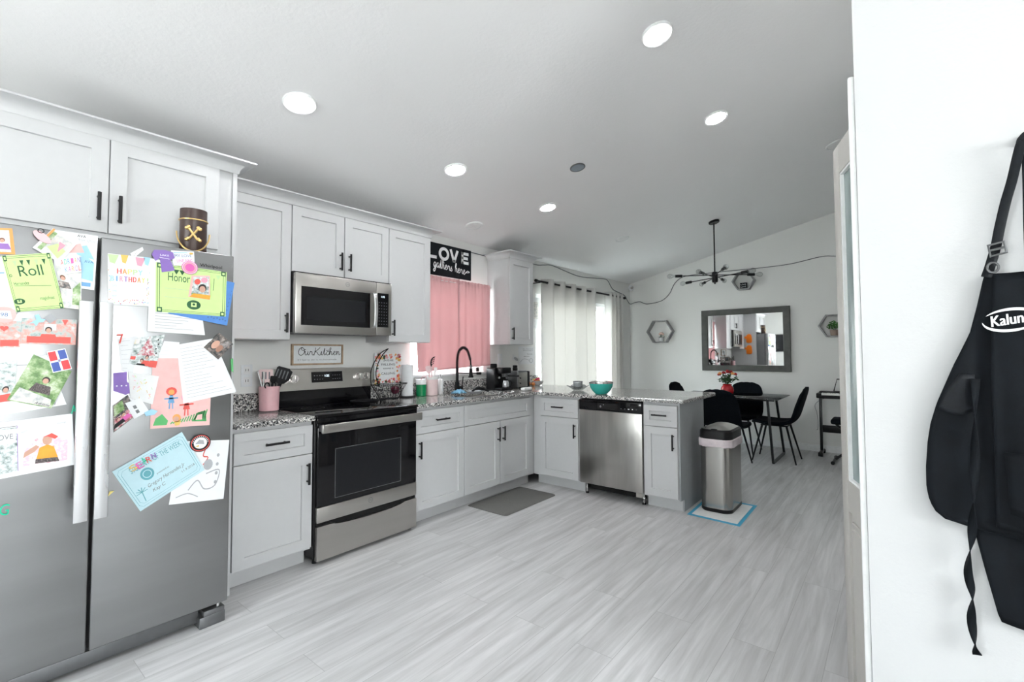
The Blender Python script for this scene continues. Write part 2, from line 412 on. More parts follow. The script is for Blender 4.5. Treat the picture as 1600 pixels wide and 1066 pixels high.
WO = {}
def obj(name, mb, parent=None, label=None, cat=None, group=None, kind=None, sharp=35, origin=None, mods=(), recalc=True):
    lo = [min(v[i] for v in mb.v) for i in range(3)]; hi = [max(v[i] for v in mb.v) for i in range(3)]
    o_w = V(origin) if origin else V(((lo[0]+hi[0])/2, (lo[1]+hi[1])/2, lo[2]))
    me = bpy.data.meshes.new(name)
    me.from_pydata([tuple(v-o_w) for v in mb.v], [], mb.f)
    names = []
    for m in mb.m:
        if m not in names: names.append(m)
    for n in names: me.materials.append(MATS[n])
    me.polygons.foreach_set('material_index', [names.index(m) for m in mb.m])
    if recalc:
        bm = bmesh.new(); bm.from_mesh(me); bmesh.ops.recalc_face_normals(bm, faces=bm.faces); bm.to_mesh(me); bm.free()
    me.polygons.foreach_set('use_smooth', [True]*len(me.polygons))
    me.set_sharp_from_angle(angle=math.radians(sharp))
    o = bpy.data.objects.new(name, me); C.objects.link(o)
    for t, k in mods:
        md = o.modifiers.new(t.lower(), t)
        for a, v in k.items(): setattr(md, a, v)
    if parent: o.parent = parent; o.location = o_w-WO[parent.name]
    else: o.location = o_w
    WO[o.name] = o_w
    tag(o, label, cat, group, kind)
    return o
def tag(o, label=None, cat=None, group=None, kind=None):
    if label: o['label'] = label
    if cat: o['category'] = cat
    if group: o['group'] = group
    if kind: o['kind'] = kind
def thing(name, label, cat, loc, group=None):
    o = bpy.data.objects.new(name, None); C.objects.link(o); o.location = loc; o.empty_display_size = .1
    WO[o.name] = V(loc); tag(o, label, cat, group); return o
def copy_tree(o, parent=None):
    c = o.copy(); C.objects.link(c); c.parent = parent
    for ch in list(o.children): copy_tree(ch, c)
    return c
def solid(t, off=0): return ('SOLIDIFY', dict(thickness=t, offset=off))

# ================================================================ the room
SL = .222
def ceil_z(y): return 2.44 - SL*y
def wall_with_holes(axis, a0, a1, t0, t1, z1, holes, m='wall_paint'):
    """boxes of one wall; axis 'x': runs along x, thickness t0..t1 in y. holes: (a, b, z0, z1)"""
    mb = MB(); cur = a0
    def bx(a, b, za, zb):
        if axis == 'x': mb.box((a, t0, za), (b, t1, zb), m)
        else: mb.box((t0, a, za), (t1, b, zb), m)
    for (a, b, za, zb) in sorted(holes):
        bx(cur, a, 0, z1)
        if za > 0: bx(a, b, 0, za)
        bx(a, b, zb, z1); cur = b
    bx(cur, a1, 0, z1)
    return mb
KW = (1.62, 2.55, 1.10, 1.99)          # kitchen window opening
SD = (3.46, 5.36, 0.0, 2.03)           # sliding glass door opening
obj('wall_back', wall_with_holes('x', -3.2, 6.15, 0, .15, 2.47, [KW, SD]), kind='structure')
def gable(x0, x1, y0, y1, m='wall_paint'):
    mb = MB(); ys = [y0]+([-4.0] if y0 > -4 > y1 else [])+[y1]
    def zt(y): return (ceil_z(y) if y > -4 else ceil_z(-4)-SL*(-4-y))+.03
    mb.prism([(x0, y0, 0)]+[(x0, y, zt(y)) for y in ys]+[(x0, y1, 0)], (x1-x0, 0, 0), m); return mb
obj('wall_far', gable(6.0, 6.15, .15, -5.0), kind='structure')
mb = MB(); mb.box((2.6, -5.0, 0), (6.15, -4.9, 3.15), 'wall_paint').box((2.6, -4.9, 0), (2.7, -3.5505, 3.2), 'wall_paint'); obj('wall_dining', mb, kind='structure')
mb = wall_with_holes('x', .6995, 2.7, -3.55, -3.43, 3.17, [(.705, 1.925, 0, 2.03)])
obj('wall_right', mb, kind='structure')
obj('wall_entry', gable(.6, .6995, -3.43, -7.0, 'wall_paint_dimmed'), kind='structure')
mb = MB(); mb.box((.70, -4.3, 0), (2.1, -4.2, 2.5), 'wall_paint').box((2.0, -4.2, 0), (2.1, -3.55, 2.5), 'wall_paint').box((.70, -4.2, 2.4), (2.0, -3.55, 2.5), 'wall_paint')
obj('wall_closet', mb, kind='structure')
mb = MB()
for q in (((-7.15, 0), (-2.45, 3.4)), ((-1.15, 0), (.15, 3.4)), ((-2.45, 0), (-1.15, 1.1)), ((-2.45, 2.0), (-1.15, 3.4))): mb.box((-3.35, q[0][0], q[0][1]), (-3.2, q[1][0], q[1][1]), 'wall_paint')
obj('wall_left', mb, kind='structure')
w = obj('added_window_left', MB().box((-3.31, -2.45, 1.1), (-3.24, -2.40, 2.0), 'trim_white').box((-3.31, -1.20, 1.1), (-3.24, -1.15, 2.0), 'trim_white').box((-3.31, -2.40, 1.1), (-3.24, -1.20, 1.15), 'trim_white').box((-3.31, -2.40, 1.95), (-3.24, -1.20, 2.0), 'trim_white'), kind='structure')  # invented left window, sized and placed for the fill light
obj('window_glass', MB().box((-3.285, -2.40, 1.15), (-3.28, -1.20, 1.95), 'window_glass'), w)
obj('wall_rear', wall_with_holes('x', -3.2, .6, -7.15, -7.0, 2.8, [(-1.75, -.25, 1.35, 2.35)]), kind='structure')
mb = MB(); mb.box((-3.35, -7.15, -.1), (6.15, .15, 0), 'floor_planks'); obj('floor', mb, kind='structure')
mb = MB(); mb.prism([(-3.35, .15, ceil_z(.15)), (-3.35, -4, ceil_z(-4)), (-3.35, -7.15, ceil_z(-4)-SL*3.15), (-3.35, -7.15, 3.6), (-3.35, .15, 3.6)], (9.5, 0, 0), 'ceiling_paint')
obj('ceiling', mb, kind='structure')
mb = MB(); mb.box((5.985, -4.9, 0), (6.0, 0, .085), 'trim_white', .004); obj('baseboard_far', mb, kind='structure')
mb = MB(); mb.box((3.215, -.014, 0), (3.40, 0, .085), 'trim_white', .003); obj('baseboard_back', mb, kind='structure')
mb = MB(); mb.box((5.42, -.014, 0), (5.985, 0, .085), 'trim_white', .003); obj('baseboard_back_corner', mb, kind='structure')
# ground outside
plain('patio', (.55, .55, .52), .8)
mb = MB(); mb.box((-4, .152, -.12), (10, 8, -.02), 'patio'); obj('patio_ground', mb, kind='structure')

# kitchen window
w = obj('window_1', MB().box((KW[0], .06, KW[2]), (KW[0]+.045, .12, KW[3]), 'trim_white').box((KW[1]-.045, .06, KW[2]), (KW[1], .12, KW[3]), 'trim_white')
        .box((KW[0], .06, KW[2]), (KW[1], .12, KW[2]+.045), 'trim_white').box((KW[0], .06, KW[3]-.045), (KW[1], .12, KW[3]), 'trim_white')
        .box((KW[0], .07, 1.53), (KW[1], .11, 1.57), 'trim_white'), kind='structure')
obj('window_glass', MB().box((KW[0]+.03, .087, KW[2]+.03), (KW[1]-.03, .091, KW[3]-.03), 'window_glass'), w)
obj('window_sill', MB().box((KW[0]-.03, -.035, KW[2]-.022), (KW[1]+.02, .10, KW[2]+.002), 'trim_white', .004), w)
# sliding glass door
def frame_rect(mb, x0, x1, y0, y1, z0, z1, t, m):
    mb.box((x0, y0, z0), (x0+t, y1, z1), m).box((x1-t, y0, z0), (x1, y1, z1), m)
    mb.box((x0+t, y0, z0), (x1-t, y1, z0+t), m).box((x0+t, y0, z1-t), (x1-t, y1, z1), m); return mb
d = obj('door_1', frame_rect(MB(), SD[0], SD[1], .03, .13, .0, SD[3], .04, 'trim_white'), kind='structure')
for i, (a, b, y) in enumerate(((SD[0]+.04, 4.44, .045), (4.38, SD[1]-.04, .09))):
    p = obj('door_panel', frame_rect(MB(), a, b, y, y+.035, .04, SD[3]-.04, .06, 'trim_white'), d)
    obj('door_glass', MB().box((a+.05, y+.015, .09), (b-.05, y+.019, SD[3]-.09), 'window_glass'), p)
# unseen window added behind the camera to let in fill light
w = obj('window_2', frame_rect(MB(), -1.75, -.25, -7.12, -7.04, 1.35, 2.35, .05, 'trim_white').box((-1.03, -7.11, 1.40), (-.97, -7.05, 2.30), 'trim_white'), kind='structure')
obj('window_glass', MB().box((-1.70, -7.085, 1.40), (-.30, -7.08, 2.30), 'window_glass'), w)

# pantry: casing and bifold door
mb = MB(); mb.box((.607, -3.43, 0), (.70, -3.413, 2.095), 'trim_white', .006)
mb.box((.70, -3.43, 2.03), (1.925, -3.413, 2.095), 'trim_white', .004).box((1.925, -3.43, 0), (2.0, -3.413, 2.095), 'trim_white', .004)
obj('trim_1', mb, kind='structure')
def bifold(p0, p1, name):
    p0, p1 = V((*p0, 0)), V((*p1, 0)); u = (p1-p0).normalized(); n = V((0, 0, 1)).cross(u); L = (p1-p0).length
    fr = Fr(p0, u, n); z0, z1 = .015, 2.03; T = .035; st = .062
    mb = MB()
    mb.box((0, 0, z0), (st, T, z1), 'door_grey', .003, fr=fr).box((L-st, 0, z0), (L, T, z1), 'door_grey', .003, fr=fr)
    for a, b in ((z0, .16), (.735, .84), (1.925, z1)): mb.box((st, .001, a), (L-st, T-.001, b), 'door_grey', fr=fr)
    d = obj(name, mb, kind='structure')
    mb = MB(); mb.box((st, .010, .16), (L-st, .025, .735), 'door_grey', fr=fr)
    mb.shaker(fr, st+.02, L-st-.02, .19, .705, .022, 'door_grey', .010, .018, -.004)
    obj('raised_panel', mb, d)
    obj('glass_panel', MB().box((st, .015, .84), (L-st, .020, 1.925), 'frosted_glass', fr=fr), d)
    obj('glazing_bead', frame_bead(fr, st, L-st, .84, 1.925, T), d)
    return d
def frame_bead(fr, a, b, z0, z1, T):
    mb = MB(); t = .008
    for q in (( a, a+t, z0, z1), (b-t, b, z0, z1), (a+t, b-t, z0, z0+t), (a+t, b-t, z1-t, z1)):
        mb.box((q[0], .004, q[2]), (q[1], T-.004, q[3]), 'trim_white', fr=fr)
    return mb
bifold((.735, -3.470), (1.012, -3.372), 'door_2')
bifold((1.012, -3.372), (1.31, -3.470), 'door_3')

# ================================================================ ceiling fittings
SLN = V((0, -SL, -1)).normalized()       # points down out of the sloped ceiling
def down_light(x, y, on, label, r=.085, m_lens=None, group=None, name='recessed_light', cat='ceiling light'):
    c = V((x, y, ceil_z(y)))
    t = thing(name, label, cat, c, group)
    e1 = V((1, 0, 0)); e2 = SLN.cross(e1).normalized()
    def rg(r, d): return [c+SLN*d+(e1*math.cos(a)+e2*math.sin(a))*r for a in [2*PI*k/40 for k in range(40)]]
    mb = MB(); mb.rings([rg(r, 0), rg(r, .006), rg(r-.006, .011), rg(r-.018, .009), rg(r-.02, .004), rg(r-.02, 0)], 'trim_white', False, False)
    obj('trim_ring', mb, t)
    mb = MB(); mb.rings([rg(r-.02, .003), rg(r-.022, .007), rg(r-.030, .011), rg(r-.045, .0125)], m_lens or ('lamp_lens' if on else 'white_plastic'), True, True)
    obj('lens', mb, t)
    return t
g = 'recessed ceiling lights'
down_light(.17, -.97, 1, 'lit recessed ceiling light nearest the refrigerator', group=g)
down_light(1.30, -.955, 1, 'lit recessed ceiling light above the range', group=g)
down_light(2.43, -.96, 1, 'lit recessed ceiling light above the corner of the worktop', group=g)
down_light(1.31, -2.53, 1, 'lit recessed ceiling light at the top of the picture', group=g)
down_light(2.40, -2.51, 1, 'lit recessed ceiling light near the right wall edge, over the bin side', group=g)
down_light(2.09, -.34, 0, 'unlit white recessed light over the kitchen sink', group=g)
down_light(3.92, -.95, 0, 'unlit white recessed light between kitchen and dining table', group=g)
down_light(3.81, -3.13, 0, 'unlit white recessed light beside the pantry door', group=g)
t = thing('ceiling_sensor', 'round blue-grey disc on the bare ceiling between the lights', 'sensor', (2.08, -1.52, ceil_z(-1.52)))
c = V((2.08, -1.52, ceil_z(-1.52))); e2 = SLN.cross(V((1, 0, 0))).normalized()
def rg2(r, d): return [c+SLN*d+(V((1, 0, 0))*math.cos(a)+e2*math.sin(a))*r for a in [2*PI*k/32 for k in range(32)]]
obj('rim', MB().rings([rg2(.062, 0), rg2(.062, .006), rg2(.054, .008), rg2(.054, 0)], 'dark_steel', False, False), t)
obj('cover', MB().rings([rg2(.054, .001), rg2(.054, .005), rg2(.02, .006)], 'grey_disc'), t)
# motion sensor in the corner
mb = MB(); mb.ell((5.955, -.045, 2.365), (.045, .045, .05), 'socket_white', 20, 12)
mb.cyl((5.935, -.065, 2.365), (5.915, -.085, 2.36), .026, .022, 'chrome', 20)
tag(obj('corner_sensor', mb), 'small round white sensor in the top corner of the dining room', 'sensor')

# ================================================================ kitchen cabinets
def bar_pull(fr, u, z, d, vertical, L=.128, parent=None):
    mb = MB(); r = .0070; off = .031
    a, b = ((0, -L/2), (0, L/2)) if vertical else ((-L/2, 0), (L/2, 0))
    mb.cyl(fr(u+a[0], d+off, z+a[1]), fr(u+b[0], d+off, z+b[1]), r, r, 'satin_black', 12)
    for k in (-.75, .75):
        q = (0, k*L/2) if vertical else (k*L/2, 0)
        mb.cyl(fr(u+q[0], d, z+q[1]), fr(u+q[0], d+off, z+q[1]), .0055, .0055, 'satin_black', 10)
    return obj('handle', mb, parent, label='black bar handle')
ZT, ZS, ZB = .859, .684, .115
def base_cabinet(fr, u0, u1, doors, drawer, label, name='base_cabinet', depth=.609, fillers=(0, 0), toe_d=.5335):
    t = thing(name, label, 'cabinet', fr((u0+u1)/2, depth/2, 0))
    a, b = u0-fillers[0], u1+fillers[1]
    mb = MB()
    if drawer == 'false':          # the sink cabinet is an open carcass
        for q in (((a+.0008, .012, .10), (a+.018, depth-.02, .883)), ((b-.018, .012, .10), (b-.0008, depth-.02, .883)), ((a+.018, .012, .10), (b-.018, depth-.02, .118)),
                  ((a+.0008, depth-.0195, .10), (b-.0008, depth, .68)), ((a+.0008, depth-.0195, .68), (b-.0008, depth, .883)), ((a+.018, .012, .118), (b-.018, .02, .60))):
            mb.box(q[0], q[1], 'cabinet_paint', fr=fr)
    else: mb.box((a+.0008, .012, .10), (b-.0008, depth, .883), 'cabinet_paint', fr=fr)
    obj('body', mb, t)
    obj('toe_kick', MB().box((a+.001, toe_d-.016, 0), (b-.001, toe_d, .0995), 'cabinet_paint', fr=fr), t)
    g = .0028
    if drawer:
        mb = MB().shaker(fr, u0+g, u1-g, ZS+g, ZT, depth+.001, 'cabinet_paint', rail=.048)
        dr = obj('drawer' if drawer != 'false' else 'false_front', mb, t)
        if drawer != 'false': bar_pull(fr, (u0+u1)/2, .779, depth+.021, False, parent=dr)
    for (a, b, hs) in doors:
        dm = MB().shaker(fr, a+g, b-g, ZB, ZS-g, depth+.001, 'cabinet_paint')
        do = obj('door', dm, t)
        bar_pull(fr, (a+.034) if hs == 'l' else (b-.034), .568, depth+.021, True, parent=do)
    return t
XA, XR, XB, XS, XC = 0, .4328, 1.1982, 1.6919, 2.5697
base_cabinet(FW, XA, XR, [(XA, XR, 'r')], 1, 'light grey base cabinet between the refrigerator and the range')
base_cabinet(FW, XB, XS, [(XB, XS, 'l')], 1, 'light grey base cabinet just right of the range')
XM = (XS+XC)/2
t = base_cabinet(FW, XS, XC, [(XS, XM, 'r'), (XM, XC, 'l')], 'false', 'light grey double door base cabinet under the sink', fillers=(0, .0765))
XP = 2.6464
FPN = Fr((3.2112, 0, 0), (0, -1, 0), (-1, 0, 0))      # depth counted from the back panel of the peninsula
PD = 3.2112-XP
base_cabinet(FPN, .7064, 1.1509, [(.7064, 1.1509, 'r')], 1, 'light grey base cabinet left of the dishwasher', depth=PD, toe_d=PD-.0746, fillers=(.096, .014))
base_cabinet(FPN, 1.8048, 2.1087-.012, [(1.8048, 2.1087-.012, 'r')], 1, 'narrow light grey base cabinet at the end of the peninsula, right of the dishwasher', depth=PD, toe_d=PD-.0746, fillers=(.012, 0))
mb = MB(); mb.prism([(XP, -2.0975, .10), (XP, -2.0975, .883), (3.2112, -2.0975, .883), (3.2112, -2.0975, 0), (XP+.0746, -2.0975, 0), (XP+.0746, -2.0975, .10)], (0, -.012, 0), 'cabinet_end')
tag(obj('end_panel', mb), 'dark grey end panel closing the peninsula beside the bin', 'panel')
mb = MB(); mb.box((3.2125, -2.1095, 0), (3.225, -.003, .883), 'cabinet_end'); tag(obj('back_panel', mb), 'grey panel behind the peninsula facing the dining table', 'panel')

# wall cabinets
def wall_cabinet(u0, u1, z0, z1, doors, label, depth=.3005, fillers=(0, 0), group=None, open_bottom=False):
    t = thing('wall_cabinet', label, 'cabinet', (( u0+u1)/2, -.15, z0), group)
    obj('body', MB().box((u0-fillers[0]+.0008, .001, z0), (u1+fillers[1]-.0008, depth, z1+.02), 'cabinet_paint', fr=FW), t)
    for (a, b, hs) in doors:
        g = .0028
        do = obj('door', MB().shaker(FW, a+g, b-g, z0+.002, z1, depth+.001, 'cabinet_paint'), t)
        bar_pull(FW, (a+.034) if hs == 'l' else (b-.034), z0+.112, depth+.021, True, parent=do)
    return t
UZ0, UZ1, UM = 1.388, 2.293, 1.850
wall_cabinet(.0, .4279, UZ0, UZ1, [(.0, .4279, 'r')], 'tall light grey wall cabinet between refrigerator and microwave')
wall_cabinet(.4279, 1.1725, UM-.002, UZ1, [(.4279, .8002, 'r'), (.8002, 1.1725, 'l')], 'light grey double door wall cabinet above the microwave')
wall_cabinet(1.1725, 1.5865, UZ0, UZ1, [(1.1725, 1.5865, 'l')], 'tall light grey wall cabinet left of the pink curtain')
wall_cabinet(2.6172, 3.0098, UZ0, UZ1, [(2.6172, 3.0098, 'l')], 'light grey wall cabinet right of the pink curtain')
t = thing('wall_cabinet', 'deep light grey double door wall cabinet above the refrigerator', 'cabinet', (-.5, -.3, 1.85))
obj('body', MB().box((-1.019, .001, 1.83), (-.023, .609, 2.313), 'cabinet_paint', fr=FW), t)
for a, b, hs in ((-1.0, -.5252, 'r'), (-.5252, -.087, 'l')):
    do = obj('door', MB().shaker(FW, a+.002, b-.002, 1.855, 2.293, .610, 'cabinet_paint'), t)
    bar_pull(FW, (a+.036) if hs == 'l' else (b-.036), 1.967, .63, True, parent=do)
mb = MB(); mb.box((-.0215, .001, .0), (-.0015, .622, 2.312), 'cabinet_paint', fr=FW)
tag(obj('side_panel', mb), 'tall thin light grey panel on the right side of the refrigerator', 'panel')
mb = MB(); mb.box((-1.04, .001, .0), (-1.02, .622, 2.312), 'cabinet_paint', fr=FW)
tag(obj('side_panel', mb), 'tall thin light grey panel on the left side of the refrigerator', 'panel')

def crown(path, label, zb=2.293, zt=2.358, out=.072):
    """cove crown swept on a plan path; path points (x,y) with outward offset dirs"""
    prof = [(0, 0), (.004, 0), (.007, .006)] + [(.007+.058*(1-math.cos(a)), .006+.050*math.sin(a)) for a in [PI/2*k/8 for k in range(1, 9)]] + [(out, .056), (out, zt-zb), (0, zt-zb)]
    rings = []
    for (x, y, dx, dy) in path: rings.append([(x+dx*p, y+dy*p, zb+q) for p, q in prof])
    mb = MB().rings(rings, 'cabinet_paint')
    return tag_ret(obj('crown_molding', mb), label, 'molding')
def tag_ret(o, l, c, g=None): tag(o, l, c, g); return o
crown([(-1.04, -.623, -1, -1), (-.0015, -.623, 1, -1), (-.0015, -.40, 1, 0)], 'grey cove crown molding above the refrigerator cabinet')
crown([(.001, -.3225, 0, -1), (1.5865, -.3225, 1, -1), (1.5865, -.002, 1, 0)], 'long grey cove crown molding over the range wall cabinets')
crown([(2.6172, -.002, -1, 0), (2.6172, -.3225, -1, -1), (3.0098, -.3225, 1, -1), (3.0098, -.002, 1, 0)], 'grey cove crown molding wrapping the cabinet right of the pink curtain')

# worktops
CT, CB = .914, .884
mb = MB(); mb.box((.002, -.655, CB), (.4345, -.001, CT), 'granite', .004)
tag(obj('countertop', mb), 'short speckled granite countertop left of the range', 'countertop')
mb = MB(); mb.box((.002, -.021, CT), (.4345, -.001, 1.030), 'granite', .002)
tag(obj('backsplash', mb), 'short granite backsplash strip behind the pink utensil crock', 'backsplash')
XE = 2.601; YE = -2.153; XF = 3.48
sx0, sx1, sy0, sy1 = 1.80, 2.44, -.53, -.155
mb = MB()
def cell(a, b, c, d, bev=0): mb.box((a, c, CB), (b, d, CT), 'granite', bev)
cell(1.1975, sx0, -.655, -.001); cell(sx1, XE, -.655, -.001); cell(sx0, sx1, -.655, sy0); cell(sx0, sx1, sy1, -.001)
R_ = .05
def outline(i):
    pts = [(XE, -.001), (XE, YE+.012)] + [(XE+.012*(1-math.cos(a)), YE+.012*(1-math.sin(a))) for a in (PI/4, PI/2)]
    pts += [(XF-R_+R_*math.sin(a), YE+R_*(1-math.cos(a))) for a in [PI/2*k/8 for k in range(9)]] + [(XF, -.001)]
    cx, cy = (XE+XF)/2, YE/2
    return [(x-(i if x > cx else 0) if y < -.01 or x > cx else x, y+(i if y < cy else 0)) for x, y in pts]
o0, o1 = outline(0), outline(.003)
mb.rings([[(x, y, CB) for x, y in o1], [(x, y, CB+.004) for x, y in o0], [(x, y, CT-.004) for x, y in o0], [(x, y, CT) for x, y in o1]], 'granite')
tag(obj('countertop', mb), 'long L-shaped speckled granite countertop with the sink and peninsula', 'countertop')
mb = MB(); mb.box((1.1975, -.021, CT), (3.48, -.001, 1.030), 'granite', .002)
tag(obj('backsplash', mb), 'long granite backsplash strip under the kitchen window', 'backsplash')
# sink
t = thing('kitchen_sink', 'stainless undermount sink in the granite below the window', 'sink', ((sx0+sx1)/2, (sy0+sy1)/2, .69))
def rr(x0, x1, y0, y1, z, r=.03):
    o = []
    for cx, cy, a0 in ((x1-r, y1-r, 0), (x0+r, y1-r, PI/2), (x0+r, y0+r, PI), (x1-r, y0+r, 3*PI/2)):
        o += [(cx+r*math.cos(a0+PI/2*k/4), cy+r*math.sin(a0+PI/2*k/4), z) for k in range(5)]
    return o
mb = MB().rings([rr(sx0-.012, sx1+.012, sy0-.012, sy1+.012, CB-.001), rr(sx0, sx1, sy0, sy1, CB-.002), rr(sx0+.01, sx1-.01, sy0+.01, sy1-.01, .70), rr(sx0+.03, sx1-.03, sy0+.03, sy1-.03, .692)], 'stainless', False, True)
obj('basin', mb, t)
obj('drain', MB().lathe([(.045, .693), (.04, .696), (.02, .694)], ((sx0+sx1)/2, (sy0+sy1)/2, 0), 'chrome'), t)

# ================================================================ refrigerator
t = fridge = thing('refrigerator', 'stainless side by side refrigerator covered with papers and magnets', 'refrigerator', (-.55, -.45, 0))
FY = -.885
obj('body', MB().box((-1.003, -.80, .03), (-.102, -.04, 1.768), 'dark_steel', .004), t)
for a, b, n in ((-1.005, -.5965, 0), (-.5875, -.100, 1)):
    d = obj('door', MB().box((a, FY+.002, .098), (b, -.812, 1.785), 'stainless_fridge', .006, 3), t)
    obj('gasket', MB().box((a+.01, -.812, .105), (b-.01, -.8005, 1.77), 'gap_black'), d)
    hx = (-.653, -.611) if n == 0 else (-.594, -.552)
    mb = MB(); mb.box((hx[0], -.940, .635), (hx[1], -.928, 1.51), 'stainless_bright', .004)
    for z in (.69, 1.455): mb.box((hx[0]+.008, -.929, z-.03), (hx[1]-.008, FY+.0025, z+.03), 'stainless_bright')
    obj('handle', mb, d, label='bright flat metal handle')
mb = MB(); mb.box((-.99, -.835, .022), (-.205, -.78, .078), 'dark_steel', .003); obj('base_grille', mb, t)
mb = MB(); mb.box((-.21, -.872, .0), (-.105, -.79, .052), 'dark_steel', .004).box((-.195, -.878, .054), (-.110, -.80, .078), 'dark_steel', .003).cyl((-.135, -.862, .078), (-.135, -.862, .098), .007, .007, 'chrome', 10)
obj('foot', mb, t)
mb = MB(); mb.box((-1.0, -.872, .0), (-.9, -.79, .052), 'dark_steel', .004); obj('foot', mb, t)
for a in (-.21, -.98): obj('hinge_cover', MB().box((a, -.805, 1.7685), (a+.09, -.70, 1.784), 'dark_steel', .004), t)
def fr_fn(o, d):        # text plane on the refrigerator front
    return lambda u, v: V((o[0]+u, FY-.0006-d, o[1]+v))
mb = MB(); mb.text(fr_fn((-0.197, 1.712), .0008), 'Whirlpool', 0, 0, .016, 'ink_black', rot=-.01); obj('maker_name', mb, t)

# ================================================================ range
t = thing('range', 'stainless and black freestanding electric range', 'oven', (.816, -.33, 0))
x0, x1 = .4375, 1.1935
obj('body', MB().box((x0, -.632, .035), (x1, -.03, .895), 'satin_black', .003), t)
obj('cooktop', MB().box((x0-.001, -.668, .8965), (x1+.001, -.075, .9165), 'gloss_black', .005), t)
for cx, cy, r in ((.63, -.50, .105), (1.01, -.50, .09), (.63, -.23, .075), (1.01, -.23, .10)):
    mb = MB()
    for rr_ in (r,): mb.ringp(lambda u, v: V((u, v, .9169)), (cx, cy), rr_-.002, rr_, 'ink_grey', 48)
    obj('burner_ring', mb, t, recalc=False)
obj('upper_trim', MB().box((x0+.006, -.660, .842), (x1-.004, -.6325, .896), 'gloss_black', .004), t)
dx0, dx1, dy = .4475, 1.183, -.665
d = obj('oven_door', MB().box((dx0, dy+.004, .349), (dx1, -.633, .838), 'gloss_black', .004), t)
mb = MB().box((dx0, dy, .256), (dx1, -.633, .348), 'stainless', .003); obj('door_band', mb, d, label='stainless lower band')
mb = MB(); fn = lambda u, v: V((u, dy+.0034, v))
mb.poly(fn, [(.562, .388), (1.045, .388), (1.045, .692), (.562, .692)], 'glass_black')
for q in (((.560, .386), (1.047, .386)), ((1.047, .386), (1.047, .694)), ((1.047, .694), (.560, .694)), ((.560, .694), (.560, .386))):
    mb.stroke(lambda u, v: V((u, dy+.003, v)), q, .0022, 'ink_grey')
obj('door_window', mb, d)
mb = MB(); mb.box((.441, -.728, .808), (1.189, -.712, .862), 'stainless', .006, 3)
for a in (.452, 1.150): mb.box((a, -.713, .815), (a+.028, dy+.002, .855), 'dark_steel', .003)
obj('handle', mb, d, label='wide flat stainless handle')
mb = MB(); c = (.808, .311); fn = lambda u, v: V((c[0]+u, dy-.0006, c[1]+v))
mb.ringp(fn, (0, 0), .0145, .017, 'ink_grey', 28); mb.text(fn, 'GE', 0, -.006, .012, 'ink_grey'); obj('round_emblem', mb, d)
# storage drawer with a curved notch
mb = MB(); pts = [(dx0, .026), (dx1, .026), (dx1, .232)]
pts += [(.815+.26*math.cos(a), .232-.022*math.sin(a)) for a in [PI*k/14 for k in range(15)]] + [(dx0, .232)]
mb.prism([(x, dy, z) for x, z in pts], (0, .031, 0), 'stainless'); dr = obj('storage_drawer', mb, t)
obj('drawer_recess', MB().box((dx0+.004, -.640, .20), (dx1-.004, -.6335, .253), 'gap_black'), t)
for x, y in ((x0+.03, -.60), (x1-.03, -.60), (x0+.03, -.08), (x1-.03, -.08)):
    obj('levelling_foot', MB().cyl((x, y, 0), (x, y, .036), .018, .013, 'matte_black', 14), t)
# backguard
g0, g1 = .4475, 1.184
mb = MB(); prof = [(-.03, .895), (-.066, .9167), (-.076, 1.035), (-.085, 1.038), (-.078, 1.045)]
mb.box((g0+.008, -.076, .9167), (g1-.008, -.03, 1.045), 'gloss_black'); bgd = obj('backguard', mb, t)
def bg_pt(x, z, d=0):    # slanted stainless control face
    k = (z-1.036)/(1.183-1.036); return V((x, -.104+.024*k-d, z+d*.12))
mb = MB(); mb.rings([[bg_pt(g0, 1.036), bg_pt(g0, 1.183), V((g0, -.035, 1.190)), V((g0, -.035, 1.036))], [bg_pt(g1, 1.036), bg_pt(g1, 1.183), V((g1, -.035, 1.190)), V((g1, -.035, 1.036))]], 'stainless')
cp = obj('control_panel', mb, bgd, sharp=20, label='slanted stainless control panel')
mb = MB(); mb.add([bg_pt(.684, 1.086, .002), bg_pt(.922, 1.086, .002), bg_pt(.922, 1.163, .002), bg_pt(.684, 1.163, .002)], [(0, 1, 2, 3)], 'gloss_black')
def cpf(o): return lambda u, v: bg_pt(o[0]+u, o[1]+v, .003)
for i in range(2):
    for j in range(4): mb.disc(cpf((.705+.02*j, 1.135-.027*i)), (0, 0), .0045, 'ink_grey', 10, .003)
    for j in range(4): mb.disc(cpf((.845+.018*j, 1.135-.027*i)), (0, 0), .0045, 'ink_grey', 10, .003)
mb.text(cpf((.800, 1.126)), '1:22', 0, 0, .016, 'display_white')
obj('display', mb, bgd, label='black touch display with a lit clock')
for x in (.491, .556, 1.056, 1.118):
    a, b = bg_pt(x, 1.117, 0), bg_pt(x, 1.117, .034); mb = MB(); n = (b-a).normalized()
    mb.cyl(a, a+n*.006, .031, .031, 'knob_chrome', 28).cyl(a+n*.006, b, .027, .0245, 'knob_chrome', 28)
    mb.box((x-.004, b.y-.003, 1.117-.018), (x+.004, b.y+.01, 1.117+.022), 'knob_chrome', .002)
    obj('knob', mb, bgd, label='round silver knob')

